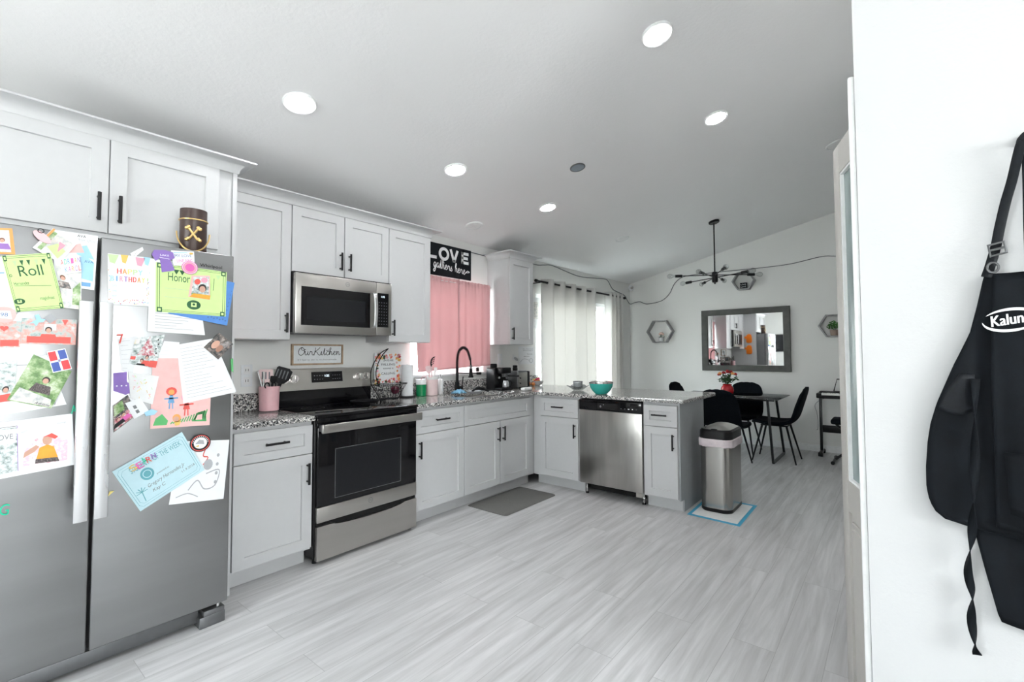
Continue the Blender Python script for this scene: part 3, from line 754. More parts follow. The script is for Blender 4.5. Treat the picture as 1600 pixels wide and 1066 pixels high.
# ================================================================ microwave
t = thing('microwave', 'stainless over the range microwave with black window', 'microwave', (.80, -.2, 1.43))
mx0, mx1 = .4300, 1.1700
obj('body', MB().box((mx0, -.352, 1.440), (mx1, -.003, 1.8465), 'satin_black'), t)
MY = -.388
d = obj('door', MB().box((mx0-.004, MY, 1.434), (1.020, -.353, 1.835), 'stainless', .006), t)
p = obj('control_panel', MB().box((1.0215, MY, 1.434), (1.153, -.353, 1.835), 'stainless', .006), t, label='stainless panel with black keypad')
fn = lambda u, v: V((u, MY-.0008, v)); fn2 = lambda u, v: V((u, MY-.0016, v))
mb = MB(); mb.poly(fn, [(.463, 1.488), (.968, 1.488), (.968, 1.747), (.463, 1.747)], 'gloss_black')
obj('window', mb, d); mb = MB(); mb.poly(fn2, [(.497, 1.523), (.930, 1.523), (.930, 1.680), (.497, 1.680)], 'glass_black'); obj('window_mesh', mb, d)
mb = MB(); mb.poly(fn, [(1.030, 1.497), (1.124, 1.497), (1.124, 1.757), (1.030, 1.757)], 'gloss_black')
for i in range(8):
    for j in range(4): mb.disc(fn2, (1.043+.0215*j, 1.52+.0235*i), .0042, 'ink_grey', 10, .003)
mb.text(fn2, '1:22', 1.076, 1.723, .014, 'display_white')
obj('keypad', mb, p)
pts = catmull([(.988, MY, 1.752), (.988, MY-.036, 1.735), (.988, MY-.048, 1.62), (.988, MY-.036, 1.505), (.988, MY, 1.488)], 6)
mb = MB(); rings = []
for i, q in enumerate(pts): rings.append([q+V((a, b, 0)) for a, b in ((-.014, -.003), (-.009, -.008), (.009, -.008), (.014, -.003), (.010, .004), (-.010, .004))])
mb.rings(rings, 'stainless_bright'); obj('handle', mb, d, label='curved vertical silver handle')
mb = MB(); c = (.788, 1.792); fn3 = lambda u, v: V((c[0]+u, MY-.0008, c[1]+v)); mb.ringp(fn3, (0, 0), .0135, .016, 'ink_grey', 28); mb.text(fn3, 'GE', 0, -.0055, .011, 'ink_grey'); obj('round_emblem', mb, d)
mb = MB()
for k in range(16): mb.box((.47+.04*k, -.30, 1.4365), (.49+.04*k, -.12, 1.4395), 'dark_steel')
obj('bottom_vent', mb, t)

# ================================================================ dishwasher
t = thing('dishwasher', 'stainless dishwasher with black control strip, open below', 'dishwasher', (2.9, -1.483, 0))
y0, y1 = -1.168, -1.7895
X = 2.620
obj('tub', MB().box((X+.032, y1+.008, .112), (3.2, y0-.008, .872), 'matte_black'), t)
d = obj('door', MB().box((X, y1, .112), (X+.031, y0, .774), 'stainless_vertical', .004), t)
obj('control_strip', MB().box((X-.004, y1, .777), (X+.031, y0, .868), 'gloss_black', .004), t, label='black control strip')
fn = lambda u, v: V((X-.0048, -u, v))
obj('pocket_handle', MB().poly(fn, [(1.365, .795), (1.565, .795), (1.565, .845), (1.365, .845)], 'gap_black'), t)
for k in range(5):
    mb = MB(); mb.disc(fn, (1.60+.036*k, .808), .009 if k in (2,) else .006, 'letter_white' if k in (2, 3) else 'ink_grey', 12, .004)
    obj('button', mb, t)
fnb = lambda u, v: fn(u, v)-V((.0006, 0, 0))
obj('round_emblem', MB().ringp(fnb, (1.395, .815), .006, .0075, 'letter_white', 16), t); obj('indicator_light', MB().disc(fnb, (1.425, .832), .003, 'letter_white', 10), t)
mb = MB(); mb.box((X+.005, y1+.004, .073), (X+.05, y1+.062, .110), 'stainless'); obj('bottom_bracket', mb, t)
for y in (y0-.03, y1+.025):
    mb = MB(); mb.cyl((X+.08, y, 0), (X+.08, y, .112), .006, .006, 'chrome', 10).cyl((X+.08, y, 0), (X+.08, y, .012), .016, .014, 'matte_black', 12).cyl((X+.08, y, .05), (X+.08, y, .06), .012, .012, 'chrome', 6)
    obj('levelling_leg', mb, t)
mb = MB(); mb.box((X+.10, y1+.02, .04), (X+.12, y0-.06, .11), 'gap_black'); obj('base_pan', mb, t)

# ================================================================ signs and small things on the kitchen wall
def wallf(x, z, d): return lambda u, v: V((x+u, -d, z+v))
t = thing('framed_sign', 'white OurKitchen sign in a thin tan wooden frame above the range', 'sign', (.77, -.01, 1.214))
a, b, c, e = .574, .966, 1.214, 1.370
mb = MB(); frame_rect(mb, a, b, -.022, -.001, c, e, .012, 'wood_tan'); obj('frame', mb, t)
obj('board', MB().box((a+.012, -.012, c+.012), (b-.012, -.002, e-.012), 'sign_white'), t)
# single stroke handwriting
SCR = {
 'O': ([(.55, 1.0), (.25, .9), (.05, .5), (.12, .1), (.4, -.02), (.72, .25), (.78, .7), (.55, .98), (.38, .8), (.62, .62), (.95, .75)], .78),
 'u': ([(0, .35), (.12, .5), (.10, .15), (.22, 0), (.40, .2), (.46, .5), (.44, .12), (.55, 0), (.68, .2)], .62),
 'r': ([(0, .1), (.15, .5), (.22, .42), (.36, .45), (.38, .1), (.50, 0), (.62, .15)], .58),
 'K': ([(.25, 1.0), (.15, .4), (.05, -.05)], 0), 'K2': ([(.85, 1.02), (.45, .65), (.16, .42), (.42, .40), (.62, .05), (.85, 0), (1.0, .15)], .92),
 'i': ([(0, .15), (.14, .5), (.10, .1), (.22, 0), (.36, .2)], .34), 'i2': ([(.18, .68), (.20, .72)], 0),
 't': ([(0, .15), (.22, .95), (.14, .15), (.24, 0), (.38, .2)], .36), 't2': ([(.02, .62), (.42, .68)], 0),
 'c': ([(.42, .42), (.28, .5), (.08, .3), (.10, .05), (.28, 0), (.48, .2)], .44),
 'h': ([(0, .15), (.26, .85), (.20, 1.0), (.10, .8), (.04, 0), (.16, .4), (.32, .45), (.34, .1), (.44, 0), (.56, .2)], .54),
 'e': ([(0, .18), (.26, .30), (.30, .45), (.18, .5), (.06, .25), (.14, .02), (.30, .02), (.46, .22)], .44),
 'n': ([(0, .4), (.10, .48), (.08, 0), (.20, .42), (.36, .45), (.38, .1), (.48, 0), (.62, .2)], .60),
 'g': ([(.40, .45), (.20, .5), (.06, .2), (.20, 0), (.38, .3), (.42, .5), (.36, -.2), (.16, -.5), (.02, -.35), (.25, -.1), (.55, .12)], .52),
 'a': ([(.40, .45), (.20, .5), (.05, .2), (.18, 0), (.36, .25), (.42, .48), (.40, .08), (.50, 0), (.62, .18)], .60),
 's': ([(0, .15), (.18, .52), (.16, .35), (.28, .12), (.16, -.02), (.04, .08)], .38),
 'o': ([(.30, .5), (.08, .4), (.08, .05), (.28, 0), (.42, .25), (.32, .48), (.55, .42)], .50),
 '~': ([(0, .15), (.4, .45), (.8, .35), (.5, .28), (.1, .25)], .8),
}
def script(mb, fn, t, u, v, h, w, m, adv=1.0, drop=0):
    x = u
    for ch in t:
        if ch == ' ': x += h*.35; continue
        for key in (ch, ch+'2'):
            if key in SCR:
                p, a = SCR[key]
                mb.stroke(fn, [(x+q[0]*h*adv, v+q[1]*h-drop*(x-u)) for q in p], w, m, 5)
                if a: x += a*h*adv
    return x
mb = MB(); fn = lambda u, v: V((u, -.0128, v))
script(mb, fn, 'OurKitchen', .622, 1.288, .056, .0042, 'ink_black', 1.03)
mb.text(fn, "If I had to stir it, it's homemade.", .770, 1.248, .012, 'ink_grey', width=.30)
obj('lettering', mb, t)

t = thing('black_wall_sign', 'black sign with white letters LOVE and gathers here above the curtain', 'sign', (2.08, -.01, 2.06))
a, b, c, e = 1.76, 2.362, 2.05, 2.362
obj('board', MB().box((a, -.014, c), (b, -.001, e), 'sign_black', .002), t)
mb = MB(); fn = lambda u, v: V((u, -.0148, v))
B_ = .029
def bars(L):
    for p in L: mb.stroke(fn, p, B_, 'letter_white')
zb_, zt_ = 2.208, 2.330
bars([[(1.815, zt_), (1.815, zb_)], [(1.803, zb_+B_/2), (1.908, zb_+B_/2)]])
mb.ringp(fn, (1.998, (zb_+zt_)/2), .036, .066, 'letter_white', 36)
bars([[(2.082, zt_), (2.128, zb_)], [(2.174, zt_), (2.128, zb_)]])
mb.poly(fn, [(2.118, zb_-.004), (2.138, zb_-.004), (2.145, zb_+.02), (2.111, zb_+.02)], 'letter_white')
bars([[(2.240, zt_), (2.240, zb_)], [(2.230, zt_-B_/2), (2.325, zt_-B_/2)], [(2.230, (zb_+zt_)/2), (2.315, (zb_+zt_)/2)], [(2.230, zb_+B_/2), (2.325, zb_+B_/2)]])
script(mb, fn, 'gathers here~', 1.868, 2.128, .088, .0085, 'letter_white', .80, drop=.06)
obj('lettering', mb, t)

t = thing('wall_outlet', 'white wall outlet behind the pink crock of utensils', 'outlet', (.289, -.005, 1.08))
obj('plate', MB().box((.254, -.007, 1.076), (.324, -.001, 1.226), 'socket_white', .003), t)
mb = MB()
for z in (1.115, 1.187):
    mb.box((.270, -.0095, z-.025), (.308, -.0072, z+.025), 'white_plastic', .004)
    mb.box((.279, -.0100, z-.006), (.282, -.0092, z+.010), 'ink_black').box((.295, -.0100, z-.006), (.298, -.0092, z+.010), 'ink_black')
obj('socket', mb, t)
t = thing('wall_outlet', 'white wall outlet above the coffee machine', 'outlet', (2.62, -.005, 1.19))
obj('plate', MB().box((2.775, -.007, 1.17), (2.845, -.001, 1.29), 'socket_white', .003), t)
mb = MB()
for z in (1.205, 1.255): mb.box((2.791, -.0095, z-.018), (2.829, -.0072, z+.018), 'white_plastic', .004)
obj('socket', mb, t)

# handwritten cards on the wall beside the sliding door
def wall_card(x0, x1, z0, z1, label, draw, m='paper_white', rot=0):
    cx, cz = (x0+x1)/2, (z0+z1)/2; c_, s_ = math.cos(rot), math.sin(rot)
    def fn(d): return lambda u, v: V((cx+(u-.5)*(x1-x0)*c_-(v-.5)*(z1-z0)*s_, -d, cz+(u-.5)*(x1-x0)*s_+(v-.5)*(z1-z0)*c_))
    mb = MB(); q = [(0, 0), (1, 0), (1, 1), (0, 1)]
    mb.rings([[fn(.0012)(*p) for p in q], [fn(.0026)(*p) for p in q]], m)
    draw(mb, fn(.0032))
    return tag_ret(obj('wall_paper_card', mb), label, 'paper')
def dr1(mb, fn):
    for i, y in enumerate((.86, .78)): mb.text(fn, ['be thankful', 'always'][i], .58, y-.02, .05, 'ink_grey', width=.62)
    mb.text(fn, 'love', .7, .55, .08, 'ink_black', width=.32, sv=.8); mb.text(fn, 'dad mom', .5, .42, .05, 'ink_black', width=.35)
    mb.ringp(fn, (.78, .2), .10, .12, 'ink_faint'); mb.stroke(fn, [(.1, .12), (.3, .3), (.6, .25), (.7, .1)], .02, 'ink_faint', 5)
wall_card(3.13, 3.43, 1.165, 1.375, 'white page of handwriting taped to the wall right of the coffee machine', dr1)
def dr2(mb, fn): mb.disc(fn, (.5, .5), .3, 'ink_faint', 16, .3); mb.stroke(fn, [(.2, .4), (.5, .7), (.8, .4)], .06, 'ink_grey', 4)
wall_card(3.02, 3.15, 1.20, 1.26, 'small tilted drawing taped to the wall beside the page of handwriting', dr2, 'paper_offwhite', -.4)
def dr3(mb, fn):
    mb.poly(fn, [(.12, .3), (.8, .3), (.8, .85), (.12, .85)], 'photo_pale')
    for k in range(5): mb.stroke(fn, [(.2+.12*k, .35), (.2+.12*k, .8)], .03, 'ink_grey')
wall_card(3.40, 3.545, 1.60, 1.98, 'tall pale poster on the wall left of the cream curtain', dr3, 'paper_offwhite')

# ================================================================ papers, photographs and magnets on the refrigerator
def stick(name, label, cat, quad, mat, layer, draw=None, th=.0007, group=None, corners=0):
    """thin sheet on the refrigerator; quad = TL, TR, BR, BL as (x, z) on the door"""
    TL, TR, BR, BL = quad; y0 = FY-.0006-layer*.0013
    def P(u, v, y):
        a = (BL[0]+(BR[0]-BL[0])*u, BL[1]+(BR[1]-BL[1])*u); b = (TL[0]+(TR[0]-TL[0])*u, TL[1]+(TR[1]-TL[1])*u)
        return V((a[0]+(b[0]-a[0])*v, y, a[1]+(b[1]-a[1])*v))
    mb = MB(); q = [(0, 0), (1, 0), (1, 1), (0, 1)]
    mb.rings([[P(u, v, y0) for u, v in q], [P(u, v, y0-th) for u, v in q]], mat)
    if draw:
        lv = [0]
        class F:
            def __call__(s, u, v): return P(u, v, y0-th-.00012)
            def up(s, k): return lambda u, v: P(u, v, y0-th-.00012-.00006*k)
            asp = math.dist(TL, BL)/max(1e-4, math.dist(TL, TR))
        draw(mb, F())
    return tag_ret(obj(name, mb, recalc=False), label, cat, group)
def shape_magnet(name, label, cat, pts, mat, layer, draw=None, th=.003):
    y0 = FY-.0006-layer*.0013
    mb = MB(); mb.rings([[V((x, y0, z)) for x, z in pts], [V((x, y0-th, z)) for x, z in pts]], mat)
    if draw: draw(mb, lambda u, v: V((u, y0-th-.00012, v)))
    return tag_ret(obj(name, mb), label, cat)
def rectp(f, u0, v0, u1, v1): return [(u0, v0), (u1, v0), (u1, v1), (u0, v1)]
def person(mb, f, u, v, s, shirt, hair='hair_dark', k=1, skin='skin'):
    """half-length figure printed on a photograph; s = head half width"""
    a = 1/f.asp
    def E(c, r, m, l, ry): mb.poly(f.up(l), [(c[0]+r*math.cos(2*PI*i/14), c[1]+ry*math.sin(2*PI*i/14)*a) for i in range(14)], m)
    mb.poly(f.up(k), [(max(.01, u-3*s), max(.01, v-5*s*a)), (min(.99, u+3*s), max(.01, v-5*s*a)), (u+2.1*s, v-1.7*s*a), (u-2.1*s, v-1.7*s*a)], shirt)
    E((u, v+.28*s*a), s*1.08, hair, k+1, s*1.25); E((u, v-.12*s*a), s*.80, skin, k+2, s*1.02)
def cert(mb, f):
    for i, m in ((.02, 'ink_dark_green'), (.05, 'ink_dark_green')):
        for q in (((i, i), (1-i, i)), ((1-i, i), (1-i, 1-i)), ((1-i, 1-i), (i, 1-i)), ((i, 1-i), (i, i))): mb.stroke(f, q, .007, m)
    for c in ((.05, .05), (.95, .05), (.95, .95), (.05, .95)):
        mb.poly(f.up(1), rectp(f, c[0]-.035, c[1]-.05, c[0]+.035, c[1]+.05), 'ink_dark_green'); mb.poly(f.up(2), rectp(f, c[0]-.018, c[1]-.025, c[0]+.018, c[1]+.025), 'paper_lime')
def penn(mb, f, us, v=.9):
    for i, u in enumerate(us): mb.poly(f.up(1), [(u-.04, v), (u+.04, v), (u, v-.10)], 'ink_dark_green' if i % 3 else 'c_lightgreen')
def seal(mb, f, u, v, r):
    mb.disc(f.up(1), (u, v), r, 'ink_dark_green', 24, r/f.asp*.8); mb.poly(f.up(2), rectp(f, u-r*.4, v-r*.35/f.asp, u+r*.4, v+r*.4/f.asp), 'paper_lime'); mb.disc(f.up(3), (u, v+.1*r), r*.2, 'ink_dark_green', 10, r*.2/f.asp)

# ---- left door
def d_(mb, f):
    mb.poly(f, rectp(f, .0, .08, .82, .92), 'photo_pink'); person(mb, f, .45, .52, .13, 'c_purple', 'hair_brown')
stick('photo_frame_magnet', 'small orange framed photo of a long haired girl at the top left of the refrigerator', 'photo', ((-0.879, 1.760), (-0.831, 1.768), (-0.821, 1.671), (-0.876, 1.666)), 'c_orange', 1, d_)
def d_(mb, f):
    mb.poly(f, rectp(f, .1, .1, .9, .5), 'photo_pastel'); mb.stroke(f, [(.1, .7), (.8, .72)], .02, 'c_blue')
stick('drawing_paper', 'white drawing with pale yellow and pink crayon left of the lime Roll certificate', 'paper', ((-0.879, 1.661), (-0.850, 1.656), (-0.809, 1.450), (-0.874, 1.437)), 'paper_white', 1, d_)
def d_(mb, f):
    mb.poly(f, [(.15, .25), (.95, .15), (.95, .5), (.7, .62), (.45, .48)], 'c_lightblue'); mb.poly(f.up(1), [(.4, .72), (.75, .8), (.95, .55), (.55, .6)], 'c_lightblue')
    mb.poly(f.up(2), [(.25, .7), (.6, .82), (.7, .66), (.35, .62)], 'paper_pink'); mb.poly(f.up(1), rectp(f, .55, .05, .9, .12), 'c_blue')
    mb.text(f.up(2), 'AVA', .82, .48, .05, 'ink_blue', width=.22); mb.text(f.up(2), 'AVA', .62, .93, .05, 'ink_black', width=.2); mb.text(f.up(2), 'from school', .75, .86, .06, 'ink_faint', width=.4)
stick('drawing_paper', 'white child drawing with blue waves at the top right of the left refrigerator door', 'paper', ((-0.724, 1.785), (-0.597, 1.786), (-0.604, 1.560), (-0.719, 1.567)), 'paper_white', 1, d_)
def d_(mb, f):
    mb.poly(f, rectp(f, .08, .1, .92, .9), 'photo_pale'); mb.poly(f.up(1), [(.1, .15), (.5, .12), (.6, .5), (.3, .7)], 'paper_lime'); mb.poly(f.up(2), [(.3, .3), (.7, .25), (.7, .5)], 'c_pink')
    mb.poly(f.up(1), rectp(f, .08, .75, .92, .9), 'photo_foliage')
    mb.poly(f.up(3), [(.45, .985), (1.0, .985), (1.0, .90), (.55, .90)], 'c_orange')
stick('photo_print', 'tilted white bordered photo under the pink clip at the top of the refrigerator', 'photo', ((-0.779, 1.704), (-0.726, 1.791), (-0.659, 1.742), (-0.705, 1.657)), 'paper_white', 3, d_)
mb_pts = [(-.775+.0, 1.752)]
def blob(c, r, n=16, ry=None, rot=0):
    ry = ry or r; return [(c[0]+r*math.cos(2*PI*k/n)*math.cos(rot)-ry*math.sin(2*PI*k/n)*math.sin(rot), c[1]+r*math.cos(2*PI*k/n)*math.sin(rot)+ry*math.sin(2*PI*k/n)*math.cos(rot)) for k in range(n)]
c = (-0.755, 1.749); c2 = (-0.759, 1.772)
shape_magnet('clip_magnet', 'pink clip magnet with a black ring at the top of the refrigerator', 'magnet', blob(c, .030, 18, .014, -.75), 'pink_plastic', 5, lambda mb, f: mb.ringp(f, c2, .0065, .0095, 'ink_black', 20), .006)
def d_(mb, f): person(mb, f, .2, .72, .11, 'photo_dark', 'hair_brown'); mb.poly(f.up(1), [(.5, .1), (.95, .1), (.95, .7), (.6, .5)], 'photo_foliage')
stick('photo_print', 'pale photo of a child outdoors beside the lime Roll certificate', 'photo', ((-0.715, 1.646), (-0.643, 1.635), (-0.640, 1.477), (-0.691, 1.481)), 'photo_pale', 2, d_)
def d_(mb, f):
    cols = ['c_red', 'c_mint', 'c_blue', 'c_magenta', 'c_orange', 'c_purple']
    for j in range(2):
        for i in range(6): mb.text(f.up(1), 'ADRIAN KAROL'[j*6+i], .08+.17*i, .1+.5*(1-j), .36, cols[(i+j) % 6], width=.13)
stick('letter_beads', 'small white strip of coloured bead letters under the white bordered photo', 'letters', ((-0.705, 1.672), (-0.650, 1.694), (-0.643, 1.630), (-0.699, 1.612)), 'paper_white', 4, d_)
def d_(mb, f):
    cert(mb, f); penn(mb, f, (.22, .36, .5, .66, .82)); mb.text(f.up(1), 'o', .08, .62, .08, 'ink_dark_green'); mb.text(f.up(1), 'Roll', .50, .62, .2, 'ink_dark_green', width=.5)
    mb.stroke(f.up(1), [(.1, .46), (.85, .42)], .006, 'ink_dark_green'); mb.text(f.up(2), 'Hernandez', .25, .47, .06, 'ink_dark_green', width=.3); mb.text(f.up(2), 'magicfrost', .7, .18, .06, 'ink_dark_green', width=.3)
    seal(mb, f, .12, .18, .11)
stick('certificate', 'lime green certificate with the word Roll on the left refrigerator door', 'certificate', ((-0.855, 1.660), (-0.732, 1.692), (-0.689, 1.480), (-0.814, 1.455)), 'paper_lime', 4, d_)
def d_(mb, f):
    mb.poly(f, rectp(f, .1, .05, .9, .3), 'c_red'); mb.poly(f.up(1), rectp(f, .4, .55, .62, .8), 'paper_white'); mb.poly(f.up(1), [(.72, .98), (.84, .98), (.78, .75)], 'c_red'); person(mb, f, .48, .55, .06, 'c_red')
stick('photo_print', 'wide photo with red and white tones below the lime Roll certificate', 'photo', ((-0.799, 1.434), (-0.652, 1.435), (-0.653, 1.334), (-0.800, 1.337)), 'photo_red', 1, d_)
stick('photo_print', 'green and red photo at the left edge of the picture below the pink round magnet', 'photo', ((-0.873, 1.420), (-0.800, 1.422), (-0.801, 1.323), (-0.871, 1.322)), 'photo_red', 2, lambda mb, f: mb.poly(f, rectp(f, .3, .05, .95, .28), 'c_red'))
shape_magnet('plane_magnet', 'blue aeroplane shaped magnet over the wide photo', 'magnet', [(-0.782, 1.413), (-0.763, 1.429), (-0.767, 1.446), (-0.757, 1.451), (-0.750, 1.434), (-0.738, 1.432), (-0.743, 1.422), (-0.756, 1.419), (-0.762, 1.404), (-0.769, 1.416)], 'c_lightblue', 3)
shape_magnet('diamond_magnet', 'grey diamond shaped magnet over the wide photo', 'magnet', [(-0.743, 1.437), (-0.725, 1.456), (-0.707, 1.434), (-0.727, 1.416)], 'ink_faint', 3)
c = (-0.843, 1.443)
shape_magnet('round_magnet', 'pink round magnet with white numbers at the left edge', 'magnet', blob(c, .030, 20), 'paper_pink', 3, lambda mb, f: (mb.poly(f, [(c[0]-.018, c[1]-.012), (c[0]+.02, c[1]-.016), (c[0]+.014, c[1]+.016), (c[0]-.014, c[1]+.014)], 'paper_offwhite'), mb.text(lambda u, v: f(u, v)+V((0, -.0001, 0)), '98', c[0], c[1]-.006, .014, 'ink_blue')))
hc = (-0.842, 1.393)
shape_magnet('heart_magnet', 'small red heart magnet under the pink round magnet', 'magnet', [(hc[0]+.011*(math.sin(t)**3), hc[1]+.0007*(13*math.cos(t)-5*math.cos(2*t)-2*math.cos(3*t)-math.cos(4*t))) for t in [2*PI*k/20 for k in range(20)]], 'c_red', 4)
stick('photo_backing_paper', 'white sheet with a signature behind the green leafy photo', 'paper', ((-0.870, 1.271), (-0.731, 1.294), (-0.673, 1.098), (-0.865, 1.069)), 'paper_offwhite', 1, lambda mb, f: (mb.text(f, 'Adriana', .75, .04, .09, 'ink_grey', width=.2, shear=.3), mb.stroke(f, [(.05, .9), (.6, .86)], .02, 'ink_faint')))
stick('photo_print', 'grey photo with a dark red figure at the left edge beside the green leafy photo', 'photo', ((-0.869, 1.259), (-0.808, 1.275), (-0.811, 1.125), (-0.866, 1.116)), 'photo_snow', 2, lambda mb, f: person(mb, f, .6, .3, .14, 'c_red', k=1))
def d_(mb, f): person(mb, f, .56, .58, .085, 'cloth_pattern'); mb.poly(f, [(.05, .02), (.95, .02), (.9, .2), (.1, .3)], 'photo_pale'); mb.text(f.up(5), 'Adriana', .75, .03, .06, 'ink_black', width=.35, shear=.4)
stick('photo_print', 'tilted green leafy photo of a person in a patterned top', 'photo', ((-0.766, 1.297), (-0.662, 1.229), (-0.715, 1.087), (-0.829, 1.128)), 'photo_foliage', 3, d_)
def d_(mb, f):
    for u, v, m in ((.04, .54, 'flag_red'), (.56, .54, 'flag_blue'), (.04, .04, 'flag_blue'), (.56, .04, 'flag_red')): mb.poly(f, rectp(f, u, v, u+.40, v+.42), m)
    mb.disc(f.up(1), (.5, .5), .07, 'c_blue', 12); mb.disc(f.up(2), (.5, .5), .03, 'c_red', 8)
stick('flag_magnet', 'magnet of a red and blue quartered flag with a white cross', 'magnet', ((-0.733, 1.306), (-0.683, 1.320), (-0.662, 1.238), (-0.714, 1.224)), 'paper_white', 5, d_, .003)
def letter_mag(ch, quad, mat, label, layer):
    a, b, c_, e = quad; cx = sum(q[0] for q in quad)/4; cz = sum(q[1] for q in quad)/4; h = math.dist(a, e)
    vs, fs, w = text2d(ch); y0 = FY-.0006-layer*.0013; s = math.dist(e, c_)/max(w, .1); ang = math.atan2(c_[1]-e[1], c_[0]-e[0])
    mb = MB(); P = lambda x, y, yy: V((e[0]+x*s*math.cos(ang)-y*h*math.sin(ang), yy, e[1]+x*s*math.sin(ang)+y*h*math.cos(ang)))
    n = len(vs); pts = [P(x, y, y0) for x, y in vs]+[P(x, y, y0-.004) for x, y in vs]
    edges = {}
    for f_ in fs:
        for i in range(len(f_)):
            k = (f_[i], f_[(i+1) % len(f_)]); edges[k] = 1
    F_ = [tuple(n+i for i in f_) for f_ in fs]+[tuple(reversed(f_)) for f_ in fs]+[(k[0], k[1], n+k[1], n+k[0]) for k in edges if (k[1], k[0]) not in edges]
    mb.add(pts, F_, mat)
    return tag_ret(obj('letter_magnet', mb), label, 'magnet')
letter_mag('A', ((-0.660, 1.095), (-0.644, 1.096), (-0.643, 1.060), (-0.660, 1.059)), 'c_mint', 'green plastic letter A magnet above the large white card', 2)
def d_(mb, f):
    mb.poly(f, rectp(f, .0, .08, .30, .88), 'photo_snow'); mb.stroke(f.up(1), [(.30, .08), (.30, .9)], .008, 'c_purple'); mb.stroke(f.up(1), [(0, .9), (.30, .9)], .008, 'ink_black')
    mb.poly(f.up(2), rectp(f, .0, .6, .28, .86), 'paper_white'); mb.text(f.up(3), 'LOVE', .14, .68, .10, 'ink_grey', width=.22)
    mb.poly(f.up(1), [(.35, .15), (.9, .12), (.92, .5), (.6, .72), (.38, .45)], 'photo_pink')
    mb.poly(f.up(2), [(.50, .16), (.80, .13), (.74, .42), (.66, .48), (.56, .44)], 'dress_orange'); mb.poly(f.up(3), [(.5, .16), (.80, .13), (.78, .21), (.51, .24)], 'cloth_pattern')
    mb.disc(f.up(4), (.66, .56), .06, 'skin', 14, .09); mb.poly(f.up(5), [(.60, .62), (.72, .68), (.80, .60), (.76, .56), (.66, .63)], 'c_red')
    mb.poly(f.up(4), [(.36, .3), (.5, .38), (.56, .46), (.52, .5), (.38, .4)], 'skin'); mb.text(f.up(2), 'blessings', .85, .84, .03, 'ink_faint', width=.12)
stick('photo_card', 'large white card with the word LOVE and a child in an orange dress', 'card', ((-0.864, 1.046), (-0.657, 1.061), (-0.644, 0.857), (-0.859, 0.840)), 'paper_white', 3, d_)
c = (-0.800, 1.012)
shape_magnet('flower_magnet', 'small pastel flower magnet on the large white card', 'magnet', [(c[0]+(.014+.004*math.cos(5*a))*math.cos(a), c[1]+(.011+.004*math.cos(5*a))*math.sin(a)) for a in [2*PI*k/30 for k in range(30)]], 'photo_pastel', 5)
letter_mag('G', ((-0.839, 0.751), (-0.817, 0.747), (-0.815, 0.707), (-0.838, 0.709)), 'c_mint', 'green plastic letter G magnet at the left edge low on the door', 1)

# ---- right door
def d_(mb, f):
    for c_, m, r in (((.12, .93), 'c_lightgreen', .13), ((.38, .95), 'c_gold', .09), ((.75, .92), 'c_pink', .12), ((.92, .95), 'c_lightblue', .09)): mb.poly(f, [(max(0, c_[0]-r), min(1, c_[1]+.06)), (min(1, c_[0]+r), min(1, c_[1]+.06)), (c_[0]+r*.3, c_[1]-.12), (c_[0]-r*.6, c_[1]-.10)], m)
    cols = ['c_red', 'c_orange', 'c_yellow', 'c_lightgreen', 'c_lightblue', 'c_blue', 'c_pink', 'c_purple', 'c_red']
    for q in (-.006, 0, .006):
        for i, ch in enumerate('HAPPY'): mb.text(f.up(1+100*q), ch, .26+.125*i+q, .62, .11, cols[i], width=.10)
    for q, (i, ch) in [(q, e) for q in (-.006, 0, .006) for e in enumerate('BIRTHDAY!')]: mb.text(f.up(1+100*q), ch, .10+.105*i+q, .47, .11, cols[(i+4) % 9], width=.075 if ch not in 'I!' else .02)
    for i, ch in enumerate(('DATE', 'TIME', 'RSVP')): mb.text(f.up(1), ch, .15, .36-.1*i, .035, 'c_lightblue', width=.10)
    rnd = random.Random(3)
    for k in range(60):
        u, v = (rnd.uniform(.02, .98), rnd.uniform(.02, .12)) if k < 35 else (rnd.choice((rnd.uniform(.01, .06), rnd.uniform(.92, .99))), rnd.uniform(.05, .7))
        mb.disc(f.up(1), (u, v), .012, cols[k % 8], 6)
stick('birthday_card', 'white HAPPY BIRTHDAY card with coloured balloons on the right refrigerator door', 'card', ((-0.566, 1.719), (-0.426, 1.723), (-0.426, 1.507), (-0.561, 1.504)), 'paper_white', 1, d_)
def d_(mb, f):
    mb.poly(f, [(.2, 0), (.8, .0), (.6, 1), (.0, 1)], 'paper_white')
    for k in range(5): mb.text(f.up(1), 'sweet'[k], .2+.13*k, .3+.12*k, .16, 'ink_black', width=.08)
stick('word_magnet', 'small white tilted word magnet above the birthday card', 'magnet', ((-0.495, 1.731), (-0.455, 1.766), (-0.451, 1.753), (-0.486, 1.708)), 'paper_white', 3, d_)
def lines(n, u0=.1, u1=.9, v0=.1, v1=.9, w=.006):
    def d(mb, f):
        rnd = random.Random(n)
        for i in range(n):
            v = v1-(v1-v0)*i/max(1, n-1); mb.stroke(f, [(u0, v), (u0+(u1-u0)*rnd.uniform(.45, 1), v)], w, 'ink_faint')
    return d
stick('letter_paper', 'long white letter behind the lime Honor certificate', 'paper', ((-0.426, 1.720), (-0.266, 1.722), (-0.217, 1.385), (-0.431, 1.396)), 'paper_white', 2, lambda mb, f: lines(6, .12, .95, .06, .26)(mb, f))
def d_(mb, f):
    for i in range(7): mb.disc(f, (.62+.055*i, .10+.02*(i % 2)), .018, 'ink_blue', 8); mb.disc(f, (.93, .25+.09*i), .015, 'ink_blue', 8)
